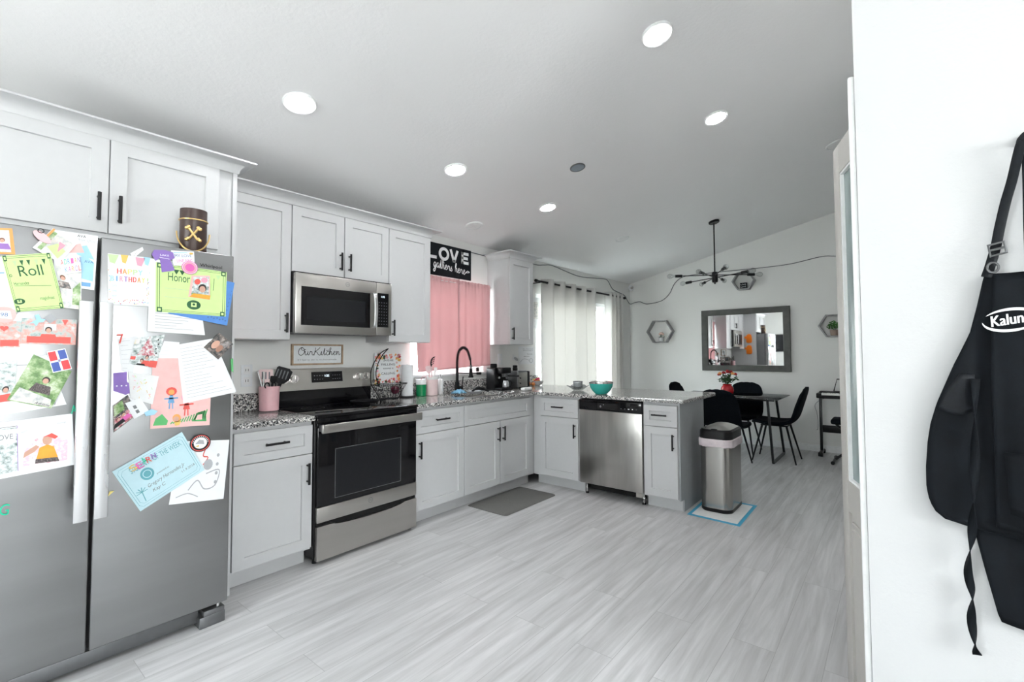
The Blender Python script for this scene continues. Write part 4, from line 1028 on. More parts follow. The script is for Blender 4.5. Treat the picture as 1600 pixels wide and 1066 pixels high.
stick('folded_flyer', 'bright blue flyer behind the lime Honor certificate', 'paper', ((-0.153, 1.657), (-0.098, 1.651), (-0.127, 1.435), (-0.362, 1.480)), 'paper_blue', 3, d_)
def d_(mb, f):
    cert(mb, f); penn(mb, f, (.18, .27, .35, .87)); mb.text(f.up(1), 'Honor', .31, .66, .18, 'ink_dark_green', width=.30)
    for v in (.5, .32): mb.stroke(f.up(1), [(.12, v), (.48, v)], .005, 'ink_faint')
    seal(mb, f, .52, .2, .10); mb.stroke(f.up(1), [(.80, .55), (.81, .82)], .008, 'ink_dark_green')
stick('certificate', 'lime green certificate with the word Honor on the right refrigerator door', 'certificate', ((-0.408, 1.706), (-0.133, 1.698), (-0.135, 1.479), (-0.405, 1.485)), 'paper_lime', 4, d_)
tsh = [(-0.424, 1.738), (-0.416, 1.759), (-0.379, 1.765), (-0.349, 1.759), (-0.342, 1.734), (-0.358, 1.722), (-0.340, 1.678), (-0.387, 1.663), (-0.395, 1.725), (-0.410, 1.711)]
shape_magnet('shirt_magnet', 'purple T-shirt shaped magnet at the top of the right refrigerator door', 'magnet', tsh, 'paper_purple', 6, lambda mb, f: (mb.text(f, 'LAKE', (tsh[2][0]+tsh[8][0])/2+.008, tsh[8][1]+.012, .008, 'letter_white', width=.032), mb.stroke(f, [(tsh[8][0]-.002, tsh[8][1]+.004), (tsh[8][0]+.034, tsh[8][1]+.001)], .0018, 'letter_white')))
def d_(mb, f):
    mb.text(f, 'MY LOVE', .5, .55, .22, 'ink_blue', width=.75); mb.text(f, 'LINE MAC', .55, .2, .22, 'c_magenta', width=.7); mb.stroke(f, [(.1, .85), (.7, .9)], .06, 'c_lightblue'); mb.disc(f.up(1), (.87, .84), .09, 'c_gold', 10)
stick('greeting_magnet', 'white card magnet with blue and magenta words above the round pink badge', 'magnet', ((-0.356, 1.768), (-0.269, 1.776), (-0.266, 1.719), (-0.346, 1.698)), 'paper_white', 6, d_)
c = (-0.285, 1.698)
def d_(mb, f):
    g2 = lambda u, v: f(u, v)+V((0, -.0001, 0))
    mb.ringp(f, c, .018, .0245, 'c_pink', 28); mb.ringp(g2, c, .0265, .0285, 'letter_white', 28); mb.ringp(g2, c, .006, .013, 'c_magenta', 20, .6)
shape_magnet('badge_magnet', 'round magenta and white badge over the lime Honor certificate', 'magnet', blob(c, .031, 26), 'c_magenta', 8, d_)
def d_(mb, f):
    mb.poly(f, rectp(f, .12, .08, .94, .94), 'photo_snow'); mb.disc(f.up(1), (.35, .72), .16, 'c_red', 12, .13); mb.disc(f.up(1), (.7, .80), .18, 'c_pink', 12, .12)
    mb.poly(f.up(1), rectp(f, .12, .08, .94, .2), 'photo_foliage'); person(mb, f, .62, .42, .19, 'dress_orange', 'hair_dark', 2)
stick('photo_frame_magnet', 'small pink framed photo of a smiling child on the lime Honor certificate', 'photo', ((-0.277, 1.663), (-0.204, 1.672), (-0.202, 1.555), (-0.288, 1.562)), 'paper_pink', 7, d_)
letter_mag('7', ((-0.533, 1.382), (-0.499, 1.385), (-0.506, 1.344), (-0.526, 1.341)), 'c_red', 'red plastic number 7 magnet on the right refrigerator door', 5)
stick('note_paper', 'narrow white note under the red number magnet', 'paper', ((-0.527, 1.363), (-0.463, 1.375), (-0.474, 1.218), (-0.512, 1.224)), 'paper_white', 1, lines(7))
stick('form_paper', 'white form between the snowy tree photo and the long receipt', 'paper', ((-0.371, 1.355), (-0.315, 1.350), (-0.314, 1.262), (-0.399, 1.269)), 'paper_white', 1, lines(5, .1, .6))
def d_(mb, f):
    mb.poly(f, [(.5, 1.0), (.85, .35), (.2, .35)], 'photo_xmas'); mb.poly(f.up(1), rectp(f, .72, .0, 1, .2), 'c_red'); mb.poly(f.up(1), rectp(f, .0, .18, .18, .3), 'c_red')
    person(mb, f, .58, .28, .06, 'c_red', k=2); person(mb, f, .42, .16, .06, 'ink_black', k=3); mb.poly(f.up(1), rectp(f, .0, .78, .18, .98), 'photo_pastel')
    for k in range(4): mb.disc(f.up(4), (.82+.05*(k % 2), .85-.14*k), .03, 'ink_black', 6)
stick('photo_print', 'snowy Christmas tree photo on the right refrigerator door', 'photo', ((-0.471, 1.364), (-0.370, 1.384), (-0.399, 1.235), (-0.490, 1.255)), 'photo_snow', 3, d_)
def fig(mb, f, u, v, s, m1, m2, m3):
    mb.disc(f.up(2), (u, v+.5*s), .32*s, m1, 12, .22*s); mb.disc(f.up(3), (u, v+.46*s), .18*s, 'c_orange', 10, .14*s)
    mb.poly(f.up(2), [(u-.2*s, v-.1*s), (u+.2*s, v-.1*s), (u+.08*s, v+.32*s), (u-.08*s, v+.32*s)], m2)
    for q in (((u-.08*s, v-.1*s), (u-.1*s, v-.4*s)), ((u+.08*s, v-.1*s), (u+.1*s, v-.4*s)), ((u-.4*s, v+.12*s), (u+.4*s, v+.16*s))): mb.stroke(f.up(2), q, .07*s, m3)
def d_(mb, f):
    fig(mb, f, .32, .38, .28, 'c_red', 'c_blue', 'c_blue'); fig(mb, f, .58, .28, .30, 'c_pink', 'c_red', 'c_red')
    mb.poly(f.up(1), [(.04, .04), (.26, .04), (.28, .10), (.18, .2), (.08, .14)], 'c_green')
    for k in range(14): mb.stroke(f.up(1), [(.32+.045*k, .05+.004*k), (.36+.045*k, .08+.012*k)], .02, 'c_green')
    mb.poly(f.up(1), [(.68, .07), (.94, .06), (.92, .22), (.78, .2)], 'c_green'); mb.poly(f.up(2), [(.74, .09), (.86, .09), (.86, .17), (.78, .16)], 'paper_pink')
    mb.disc(f.up(3), (.42, .13), .07, 'c_orange', 12, .06); mb.disc(f.up(4), (.41, .12), .05, 'skin', 12, .035); mb.poly(f.up(3), [(.38, .08), (.5, .09), (.47, .03), (.4, .02)], 'c_gold')
stick('drawing_paper', 'pink paper with children\'s crayon figures and green grass', 'drawing', ((-0.411, 1.278), (-0.186, 1.275), (-0.191, 0.957), (-0.413, 0.968)), 'paper_pink', 2, d_)
stick('receipt_paper', 'long white printed letter held by the dark square photo magnet', 'paper', ((-0.327, 1.338), (-0.183, 1.371), (-0.080, 1.107), (-0.296, 1.068)), 'paper_white', 4, lines(16, .08, .95, .08, .92, .005))
def d_(mb, f):
    mb.poly(f, rectp(f, .0, .0, .45, 1), 'photo_dark'); mb.disc(f.up(1), (.32, .45), .17, 'skin', 14, .24); mb.disc(f.up(1), (.62, .42), .15, 'skin_dark', 14, .2)
    for k in range(6): mb.stroke(f.up(1), [(.55+.05*k, .6), (.65+.05*k, .95)], .015, 'ink_faint')
stick('photo_magnet', 'dark square photo magnet of two faces at the right edge of the refrigerator', 'photo', ((-0.160, 1.398), (-0.100, 1.344), (-0.163, 1.269), (-0.223, 1.328)), 'photo_dark', 6, d_, .002)
cap = [(-0.538, 1.217), (-0.495, 1.221), (-0.494, 1.180), (-0.475, 1.152), (-0.481, 1.130), (-0.497, 1.123), (-0.536, 1.142)]
shape_magnet('hat_cutout', 'purple paper cap shaped cutout beside the right refrigerator handle', 'paper', cap, 'paper_purple', 1, lambda mb, f: [mb.disc(f, (cap[0][0]+.012+.015*k, cap[6][1]+.02), .003, 'letter_white', 8) for k in range(4)] and None, .001)
def d_(mb, f):
    rnd = random.Random(5)
    for k in range(26):
        u, v = rnd.uniform(.12, .85), rnd.uniform(.1, .85); mb.stroke(f, [(u, v), (u+rnd.uniform(-.09, .09), v+rnd.uniform(-.09, .09))], .02, rnd.choice(['c_yellow', 'c_pink', 'paper_offwhite', 'c_lightgreen', 'c_gold']))
stick('drawing_paper', 'pale drawing of a star shape in light crayon above the two diagonal photos', 'paper', ((-0.491, 1.221), (-0.387, 1.197), (-0.407, 1.074), (-0.482, 1.108)), 'paper_offwhite', 3, d_)
def d_(mb, f): mb.poly(f, rectp(f, .05, .55, .6, .95), 'photo_foliage'); mb.poly(f, rectp(f, .05, .03, .95, .45), 'photo_xmas'); person(mb, f, .5, .4, .10, 'c_magenta', k=1); person(mb, f, .25, .35, .09, 'ink_black', k=4)
stick('photo_strip', 'diagonal strip of dark and green party photos beside the refrigerator handle', 'photo', ((-0.537, 1.081), (-0.491, 1.123), (-0.458, 1.035), (-0.533, 0.968)), 'photo_dark', 4, d_)
def d_(mb, f): mb.poly(f, rectp(f, .3, .5, .5, .7), 'ink_grey'); mb.poly(f, rectp(f, .3, .2, .5, .4), 'ink_grey')
stick('note_paper', 'small white tilted card with two grey squares below the star drawing', 'card', ((-0.499, 1.088), (-0.449, 1.106), (-0.419, 1.047), (-0.468, 1.017)), 'paper_white', 5, d_)
shape_magnet('blue_magnet', 'light blue curved magnet beside the small tilted card', 'magnet', [(-0.436, 1.041), (-0.411, 1.055), (-0.390, 1.044), (-0.401, 1.029), (-0.430, 1.026)], 'c_lightblue', 7)
def d_(mb, f):
    for k in range(2):
        i = .03+.03*k; j = .05+.05*k
        P = [(i, j+.06), (i+.04, j), (1-i-.04, j), (1-i, j+.06), (1-i, 1-j-.06), (1-i-.04, 1-j), (i+.04, 1-j), (i, 1-j-.06), (i, j+.06)]
        mb.stroke(f, P, .005, 'ink_teal')
    mb.text(f.up(1), 'STUDENT', .30, .76, .12, 'ink_teal', width=.26); mb.text(f.up(1), 'OF THE WEEK', .70, .76, .12, 'ink_teal', width=.42)
    mb.text(f.up(1), 'presented to', .52, .48, .04, 'ink_grey', width=.18)
    mb.disc(f.up(1), (.33, .60), .09, 'ink_teal', 22, .13); mb.ringp(f.up(2), (.33, .60), .05, .06, 'paper_cyan', 18, 1.4)
    mb.text(f.up(1), 'Gregory Hernandez Jr', .52, .33, .08, 'ink_grey', width=.55, shear=.2); mb.text(f.up(1), 'Kay C', .36, .20, .07, 'ink_grey', width=.18, shear=.2)
    mb.text(f.up(1), '11.9.2018', .82, .22, .05, 'ink_grey', width=.2)
    for a in range(6): mb.stroke(f.up(1), [(.15, .32), (.15+.08*math.cos(a*PI/5), .32+.10*math.sin(a*PI/5))], .012, 'ink_teal')
    mb.stroke(f.up(1), [(.15, .32), (.13, .12)], .012, 'ink_teal')
stick('award_certificate', 'pale blue STUDENT OF THE WEEK certificate tilted on the right refrigerator door', 'certificate', ((-0.534, 0.806), (-0.299, 0.939), (-0.208, 0.749), (-0.439, 0.617)), 'paper_cyan', 3, d_)
def d_(mb, f):
    mb.stroke(f, [(.3, .2), (.45, .35), (.6, .2), (.8, .25), (.85, .5), (.6, .45)], .02, 'ink_faint', 6); mb.stroke(f, [(.1, .1), (.3, .15), (.5, .08)], .015, 'ink_faint', 6)
    for k in range(4): mb.disc(f, (.80, .75-.15*k), .03, 'ink_faint', 10); 
    mb.stroke(f, [(.55, .92), (.5, .75), (.6, .72), (.52, .6)], .02, 'c_red', 4); mb.disc(f.up(1), (.62, .6), .09, 'ink_faint', 14)
stick('drawing_paper', 'white sheet with a faint pencil drawing behind the pale blue certificate', 'drawing', ((-0.307, 0.896), (-0.107, 0.874), (-0.127, 0.593), (-0.340, 0.619)), 'paper_white', 1, d_)
c = (-0.228, 0.878)
def d_(mb, f):
    g2 = lambda u, v: f(u, v)+V((0, -.0001, 0)); g3 = lambda u, v: f(u, v)+V((0, -.0002, 0))
    mb.disc(f, c, .026, 'letter_white', 24); mb.ringp(g2, c, .034, .037, 'c_red', 28)
    mb.poly(g2, [(c[0]-.02, c[1]-.002), (c[0]-.005, c[1]+.016), (c[0]+.012, c[1]+.012), (c[0]+.016, c[1]-.008), (c[0], c[1]-.004)], 'ink_faint'); mb.poly(g3, [(c[0]-.022, c[1]-.012), (c[0]-.004, c[1]-.008), (c[0]-.008, c[1]-.018)], 'c_gold')
    for k in range(12): a = PI*(1.0-k/11.0)*.9+.15; mb.stroke(g2, [(c[0]+.028*math.cos(a), c[1]+.028*math.sin(a)), (c[0]+.032*math.cos(a), c[1]+.032*math.sin(a))], .003, 'letter_white')
shape_magnet('round_badge_magnet', 'round black and white bird badge above the pale blue certificate', 'magnet', blob(c, .041, 30), 'ink_black', 5, d_)
cols = ['c_gold', 'c_magenta', 'c_mint', 'c_red', 'c_purple']
qs = [((-0.479, 0.819), (-0.460, 0.832), (-0.451, 0.806), (-0.470, 0.793)), ((-0.456, 0.829), (-0.439, 0.839), (-0.430, 0.810), (-0.449, 0.800)), ((-0.439, 0.848), (-0.426, 0.856), (-0.417, 0.827), (-0.430, 0.818)), ((-0.428, 0.848), (-0.413, 0.854), (-0.404, 0.827), (-0.421, 0.822)), ((-0.411, 0.859), (-0.396, 0.865), (-0.389, 0.841), (-0.404, 0.836))]
for ch, q, m, n in zip('SEARN', qs, cols, ('gold', 'magenta', 'green', 'red', 'purple')): letter_mag(ch, q, m, 'small %s letter magnet on the pale blue certificate' % n, 6)
shape_magnet('yellow_magnet', 'small yellow triangular magnet beside the right refrigerator handle', 'magnet', [(-0.545, 0.706), (-0.539, 0.726), (-0.525, 0.725)], 'c_yellow', 1)
shape_magnet('clip_magnet', 'small dark green clip at the right edge of the refrigerator door', 'magnet', [(-0.108, 1.271), (-0.098, 1.274), (-0.096, 1.204), (-0.104, 1.211)], 'c_green', 1)

# on top of the refrigerator: brown cup with gold band, handle and crossed bones
t = thing('brown_pail', 'dark brown cylindrical pail with gold crossed bones on top of the refrigerator', 'pail', (-.23, -.80, 1.786))
bc = V((-.232, -.815, 1.786)); br_, bh = .058, .222
# the pail leans against the cabinet edge very slightly; it stands upright
bc.y = -.745; br_ = .055
mb = MB(); mb.lathe([(br_*.93, 0), (br_, .006), (br_, bh*.78), (br_, bh), (br_*.93, bh+.001), (br_*.92, .01)], bc, 'bucket_brown', 40, True, True); obj('body', mb, t)
mb = MB(); pts = [bc+V(((br_+.002)*math.cos(a), (br_+.002)*math.sin(a), bh*.76)) for a in [2*PI*k/40 for k in range(40)]]; mb.tube(pts, .0028, 'gold', 8, True); obj('gold_band', mb, t)
dirc = math.atan2(-3.5-bc.y, -1.0-bc.x)
rt = V((-math.sin(dirc), math.cos(dirc), 0)); fo = V((math.cos(dirc), math.sin(dirc), 0))
pts = []
for k in range(21):
    a = PI*k/20; pts.append(bc+rt*((br_+.010)*math.cos(a))+fo*(.02+(br_-.012)*math.sin(a))+V((0, 0, bh*.48-math.sin(a)*(bh*.44))))
obj('handle', MB().tube(pts, .0035, 'gold', 8), t, label='gold curved handle')
mb = MB()
for s in (-1, 1):
    P = []
    for k in (-1, 0, 1):
        a = dirc+k*.33*s; P.append(bc+V(((br_+.0035)*math.cos(a), (br_+.0035)*math.sin(a), bh*.42-k*.028)))
    mb.tube(P, .0055, 'gold', 8)
    for e in (P[0], P[2]):
        mb.ell(e+V((0, 0, .006)), .0085, 'gold', 10, 6); mb.ell(e+rt*.007*(1 if e is P[0] else -1)*s*-1, .0085, 'gold', 10, 6)
obj('crossed_bones', mb, t, label='gold crossed bones emblem')

# ================================================================ pink curtains at the kitchen window
def ripple(name, x0, x1, y, z0, z1, folds, amp, m, parent=None, seed=1, header=0, flare=0, nz=14, label=None, cat=None, group=None, th=.003, zs=0):
    rnd = random.Random(seed); ph = [rnd.uniform(-.5, .5) for _ in range(40)]
    def fn(a, b):
        w = 1-b
        x = x0+(x1-x0)*a+flare*w*(a-.5)
        t = a*folds*2*PI+ph[int(a*12) % 40]*.35*w
        yy = y+amp*math.sin(t)*(1-.15*w)+.25*amp*math.sin(2.3*t+1+2*w)*w
        if header: yy -= 0
        z = z0+(z1-z0)*b
        if header and b > .93: yy = y+amp*.35*math.sin(t*2.5); z += .004*math.sin(t*3.1)
        return V((x, yy, z+zs*(1-b)*(a-.5)))
    mb = MB().grid(fn, int(folds*14), nz, m)
    return obj(name, mb, parent, label=label, cat=cat, group=group, mods=(solid(th),), sharp=80)
t = thing('curtain_rod', 'thin white rod holding the pink kitchen curtains', 'curtain rod', (2.1, -.05, 1.995))
obj('rod', MB().cyl((1.60, -.056, 1.995), (2.603, -.056, 1.995), .004, .004, 'white_plastic', 12), t)
obj('finial', MB().ell((2.606, -.055, 1.995), .012, 'chrome', 14, 8), t)
for x in (1.61, 2.596): obj('bracket', MB().box((x-.005, -.055, 1.989), (x+.005, -.001, 2.001), 'white_plastic'), t)
def cafe(x0, x1, zb0, zb1, z1, seed, label, edge0=0, edge1=0, dy=0):
    """gathered cotton half curtain: tight ruffle at the rod pocket, soft irregular folds below"""
    t = thing('curtain', label, 'curtain', ((x0+x1)/2, -.065, zb0), 'pink window curtains')
    rnd = random.Random(seed); W = [(rnd.uniform(2.0, 7.5), rnd.uniform(0, 6.28), rnd.uniform(.4, 1)) for _ in range(5)]
    def fn(a, b):
        zb = zb0+(zb1-zb0)*a; z = zb+(z1-zb)*b; x = x0+(x1-x0)*a+edge0*(1-a)*(1-b)+edge1*a*(1-b)
        fine = .0045*math.sin(a*62+seed)*max(0, (b-.80)/.20)**1.2
        soft = sum(c*math.sin(f*a*PI*1.6+p+.9*(1-b)) for f, p, c in W)*.0032*(1-.25*b)
        wr = .0015*math.sin(11*z+5*a)+.0010*math.sin(23*z-9*a)
        if b > .955: fine *= 1.5; z += .0025*math.sin(a*62+seed+1)
        return V((x, -.059+dy+fine+soft+wr, z))
    obj('panel', MB().grid(fn, 90, 40, 'pink_cloth'), t, mods=(solid(.002),), sharp=80)
    pts = [fn(k/60, .955)+V((0, -.006, 0)) for k in range(61)]
    obj('rod_pocket_seam', MB().tube(pts, .0016, 'pink_cloth', 5), t)
cafe(1.60, 2.16, 1.128, 1.15, 2.030, 2, 'left half of the pink kitchen window curtain', .06, -.020)
cafe(2.128, 2.585, 1.150, 1.168, 2.022, 5, 'right half of the pink kitchen window curtain beside the wall cabinet', .004, .005, -.010)
# cream curtains at the sliding door
t = thing('curtain_rod', 'black rod holding the cream grommet curtains', 'curtain rod', (4.45, -.09, 2.165))
ry, rz = -.10, 2.165
obj('rod', MB().cyl((3.37, ry, rz), (5.60, ry, rz), .013, .013, 'satin_black', 16), t)
for x, s in ((3.365, -1), (5.605, 1)): obj('finial', MB().cyl((x, ry, rz), (x+s*.03, ry, rz), .019, .019, 'satin_black', 16), t)
for x in (3.42, 5.56): obj('bracket', MB().box((x-.008, ry-.005, rz-.020), (x+.008, -.001, rz-.010), 'satin_black'), t)
def grommet(x0, x1, folds, label, seed):
    t = thing('curtain', label, 'curtain', ((x0+x1)/2, ry, .02), 'cream grommet curtains')
    amp = .048
    def fn(a, b):
        w = 1-b; s = 1+.10*w*math.sin(a*17+seed)
        return V((x0+(x1-x0)*a+.02*w*math.sin(a*9+seed), ry+amp*s*math.cos(a*folds*2*PI)+.008*w*math.sin(a*folds*6*PI+seed), .02+(rz+.045-.02)*b))
    obj('panel', MB().grid(fn, int(folds*24), 16, 'cream_cloth'), t, mods=(solid(.0025),), sharp=80)
    n = int(folds*2)
    for k in range(n):
        a = (k+.5)/(2*folds); x = x0+(x1-x0)*a
        pts = [V((x, ry+.021*math.cos(q), rz+.021*math.sin(q))) for q in [2*PI*i/20 for i in range(20)]]
        obj('grommet', MB().tube(pts, .0035, 'chrome', 6, True), t)
grommet(3.50, 4.77, 5, 'wide cream curtain covering most of the sliding glass door', 1)
grommet(5.07, 5.53, 4, 'narrow cream curtain bunched at the right end of the black rod', 4)

# ================================================================ cords along the walls
def cord(pts, r, label, m='ink_grey'):
    mb = MB().tube(catmull(pts, 6), r, m, 8); return tag_ret(obj('extension_cable', mb), label, 'cord')
cord([(2.362, -.008, 2.350), (2.45, -.008, 2.348), (2.60, -.008, 2.345)], .005, 'short dark cord on the wall between the LOVE sign and the wall cabinet')
cord([(3.02, -.008, 2.40), (3.45, -.008, 2.385), (3.62, -.008, 2.405), (3.79, -.008, 2.425), (4.1, -.008, 2.395), (4.45, -.008, 2.368), (4.9, -.008, 2.40), (5.16, -.008, 2.42), (5.26, -.008, 2.40), (5.40, -.010, 2.292), (5.60, -.010, 2.26), (5.79, -.012, 2.229), (5.90, -.012, 2.15), (5.98, -.02, 2.105), (5.988, -.10, 2.125), (5.99, -.19, 2.132), (5.99, -.26, 2.10), (5.99, -.33, 2.087), (5.99, -.48, 2.10), (5.99, -.60, 2.14), (5.99, -.70, 2.23), (5.99, -.79, 2.386), (5.99, -.95, 2.47), (5.99, -1.3, 2.48), (5.99, -1.75, 2.478), (5.99, -2.0, 2.475), (5.99, -2.4, 2.485), (5.99, -2.75, 2.535), (5.99, -2.9, 2.525), (5.99, -3.1, 2.49), (5.99, -3.6, 2.46), (5.99, -4.3, 2.44), (5.99, -4.88, 2.46)], .0055, 'long dark grey cord running around the dining corner above the cream curtains')

# ================================================================ things on the worktop
def pot(name, label, cat, c, r0, r1, h, m, wall=.004, sub=None):
    t = thing(name, label, cat, c)
    prof = [(r0*.9, 0), (r0, .003), (r1, h-.002), (r1-.002, h), (r1-wall, h-.001), (r0-wall, .006)]
    obj('vessel', MB().lathe(prof, c, m, 36), t); return t
z = CT+.0005
t = pot('utensil_crock', 'pink crock of kitchen utensils left of the range', 'utensil holder', (.382, -.128, z), .058, .0625, .165, 'pink_plastic')
cx, cy = .382, -.128
def tool(name, label, base, top, r, m, head=None, hm=None):
    t = thing(name, label, 'kitchen tool', base)
    obj('handle', MB().tube([base, V(base).lerp(V(top), .5), top], r, m, 8), t)
    if head: head(t, V(base), V(top))
    return t
def flat_head(w0, w1, L, m, slots=0, th=.003, face=(-.5, -.85)):
    def f(t, b, p):
        d = (p-b).normalized(); n = V((face[0], face[1], 0)).normalized(); s = d.cross(n).normalized(); n = s.cross(d)
        mb = MB(); o = [p-s*w0*.3, p-s*w1*.5+d*L*.35, p-s*w1*.5+d*L*.92, p-s*w1*.4+d*L, p+s*w1*.4+d*L, p+s*w1*.5+d*L*.92, p+s*w1*.5+d*L*.35, p+s*w0*.3]
        mb.prism([q-n*th/2 for q in o], n*th, m)
        for k in range(slots):
            u = (k-(slots-1)/2)*w1*.24; q = [p+s*(u-w1*.045)+d*L*.30, p+s*(u+w1*.045)+d*L*.30, p+s*(u+w1*.045)+d*L*.82, p+s*(u-w1*.045)+d*L*.82]
            mb.prism([v+n*(th/2+.0003) for v in q], n*.0002, 'ink_grey'); mb.prism([v-n*(th/2+.0005) for v in q], n*.0002, 'ink_grey')
        obj('head', mb, t)
    return f
tool('slotted_spatula', 'pale pink slotted spatula standing in the pink crock', (cx-.02, cy+.01, z+.02), (cx-.025, cy-.005, z+.185), .005, 'pink_pale', flat_head(.05, .085, .095, 'pink_pale', 3))
tool('slotted_turner', 'dark slotted turner leaning right in the pink crock', (cx+.01, cy+.01, z+.02), (cx+.050, cy-.025, z+.185), .005, 'dark_steel', flat_head(.045, .085, .11, 'dull_black', 4))
tool('black_turner', 'black turner behind the dark slotted one in the pink crock', (cx+.015, cy+.02, z+.02), (cx+.075, cy-.005, z+.18), .005, 'matte_black', flat_head(.04, .07, .10, 'dull_black', 0))
tool('black_spoon', 'black nylon spoon in the middle of the pink crock', (cx-.005, cy-.02, z+.02), (cx+.01, cy-.03, z+.185), .005, 'matte_black', flat_head(.03, .04, .05, 'matte_black', 0, .006))
tool('wooden_spoon', 'short handle sticking out on the right side of the pink crock', (cx+.02, cy-.02, z+.02), (cx+.05, cy-.035, z+.185), .006, 'matte_black')
t = thing('tongs', 'silver kitchen tongs standing on the left side of the pink crock', 'tongs', (cx-.03, cy-.01, z+.02))
for s in (-1, 1): obj('arm', MB().tube([(cx-.03, cy-.012, z+.02), (cx-.048+s*.004, cy-.02, z+.16), (cx-.062+s*.018, cy-.02, z+.265)], [.003, .004, .005], 'chrome', 8), t)
t = thing('scissors', 'black handled kitchen scissors in the pink crock', 'scissors', (cx-.01, cy-.04, z+.03))
for s in (-1, 1):
    c0 = V((cx-.012+s*.020, cy-.045, z+.172)); obj('grip', MB().tube([c0+V((.014*math.cos(a), 0, .019*math.sin(a))) for a in [2*PI*k/16 for k in range(16)]], .004, 'matte_black', 6, True), t)
obj('blade', MB().tube([(cx-.012, cy-.042, z+.155), (cx-.01, cy-.035, z+.03)], .004, 'chrome', 6), t)

# skillet on the cooktop
t = thing('skillet', 'flat black skillet on the back right burner of the range', 'pan', (1.03, -.235, .918))
obj('pan', MB().lathe([(.088, 0), (.11, .018), (.112, .020), (.108, .0195), (.086, .004)], (1.03, -.235, .918), 'dull_black', 40), t)
obj('handle', MB().tube([(1.12, -.29, .934), (1.15, -.33, .944), (1.17, -.44, .950)], [.008, .007, .008], 'dull_black', 8), t)

# wire fruit basket with a banana hook
t = thing('fruit_basket', 'black wire boat shaped fruit basket with a tall curved banana hook', 'basket', (1.30, -.15, CT+.001))
bc = V((1.30, -.15, 0)); 
def el(rx, ry_, z, n=32): return [bc+V((rx*math.cos(2*PI*k/n), ry_*math.sin(2*PI*k/n), z)) for k in range(n)]
mb = MB(); mb.tube(el(.165, .085, 1.045), .003, 'matte_black', 6, True).tube(el(.13, .07, 1.0), .0015, 'matte_black', 6, True).tube(el(.085, .05, CT+.012), .003, 'matte_black', 6, True)
for k in range(24):
    a = 2*PI*k/24; p = [bc+V((rx*math.cos(a), r2*math.sin(a), z_)) for rx, r2, z_ in ((.165, .085, 1.045), (.13, .07, 1.0), (.10, .057, .95), (.085, .05, CT+.012))]
    mb.tube(p, .0015, 'matte_black', 5)
for k in range(4):
    x = bc.x-.06+.04*k; mb.tube([(x, bc.y-.045, CT+.0135), (x, bc.y+.045, CT+.0135)], .0015, 'matte_black', 5)
for sx in (-1, 1):
    for sy in (-1, 1): mb.ell((bc.x+sx*.06, bc.y+sy*.03, CT+.0066), .0055, 'matte_black', 8, 6)
obj('wire_bowl', mb, t)
mb = MB(); mb.tube(catmull([(1.135, -.15, 1.04), (1.125, -.15, 1.13), (1.155, -.15, 1.22), (1.215, -.15, 1.30), (1.288, -.15, 1.338)], 6), .004, 'matte_black', 8)
mb.tube(catmull([(1.20, -.15, 1.03), (1.175, -.15, 1.12), (1.19, -.15, 1.21), (1.235, -.15, 1.285), (1.288, -.15, 1.338)], 6), .004, 'matte_black', 8)
pts = [V((1.155+.015*math.cos(a)*(1-a/14), -.15, 1.075+.015*math.sin(a)*(1-a/14)+.0)) for a in [k*.5 for k in range(22)]]; mb.tube(pts, .002, 'matte_black', 6)
obj('banana_hook', mb, t, label='tall curved black hook')
mb = MB(); rr2 = [(.0, -.036), (.018, -.033), (.032, -.018), (.037, 0), (.033, .018), (.02, .031), (.006, .032), (.0, .027)]
mb.lathe([(max(r, .0005), z_) for r, z_ in rr2], (1.355, -.150, .993), 'plum', 28); t = obj('plum', mb); tag(t, 'round dark red onion lying in the wire basket', 'onion')
t.name = 'red_onion'; WO['red_onion'] = WO['plum']
mb = MB(); obj('root_tip', mb.cyl((1.355, -.150, 1.019), (1.357, -.152, 1.034), .004, .0015, 'wood_tan', 8), t)

# decorative plate with autumn flowers
t = thing('floral_plaque', 'square plaque of autumn flowers reading FALLING CALLING leaning on the wall', 'plaque', (1.366, -.03, 1.031))
mb = MB(); mb.box((1.236, -.034, 1.0315), (1.495, -.024, 1.300), 'sign_white', .002); obj('board', mb, t)
fn = lambda u, v: V((u, -.0348, v)); fn_ = lambda k: (lambda u, v: V((u, -.0348-.0002*k, v)))
mb = MB(); rnd = random.Random(11)
for k in range(120):
    e = rnd.random(); side = k % 4
    u = {0: 1.245+.04*rnd.random(), 1: 1.45+.035*rnd.random()}.get(side, 1.245+.24*rnd.random()); v = {2: 1.255+.035*rnd.random(), 3: 1.042+.04*rnd.random()}.get(side, 1.04+.25*rnd.random())
    mt = rnd.choice(['red_petal', 'c_gold', 'c_red', 'c_orange', 'paper_pink', 'c_pink', 'leaf_dark']); r = .006+.012*e
    mb.poly(fn_(k % 5), [(u+r*(1+.4*math.cos(5*a))*math.cos(a)*.7, v+r*(1+.4*math.cos(5*a))*math.sin(a)*.7) for a in [2*PI*q/20 for q in range(20)]], mt)
obj('flower_print', mb, t, recalc=False)
mb = MB()
for tx, v, h in (("LEAVES ARE", 1.232, .016), ('FALLING', 1.195, .020), ('autumn is', 1.165, .016), ('CALLING', 1.118, .020)): mb.text(fn_(7), tx, 1.366, v, h, 'ink_black', width=.135 if h > .018 else .10)
obj('lettering', mb, t)

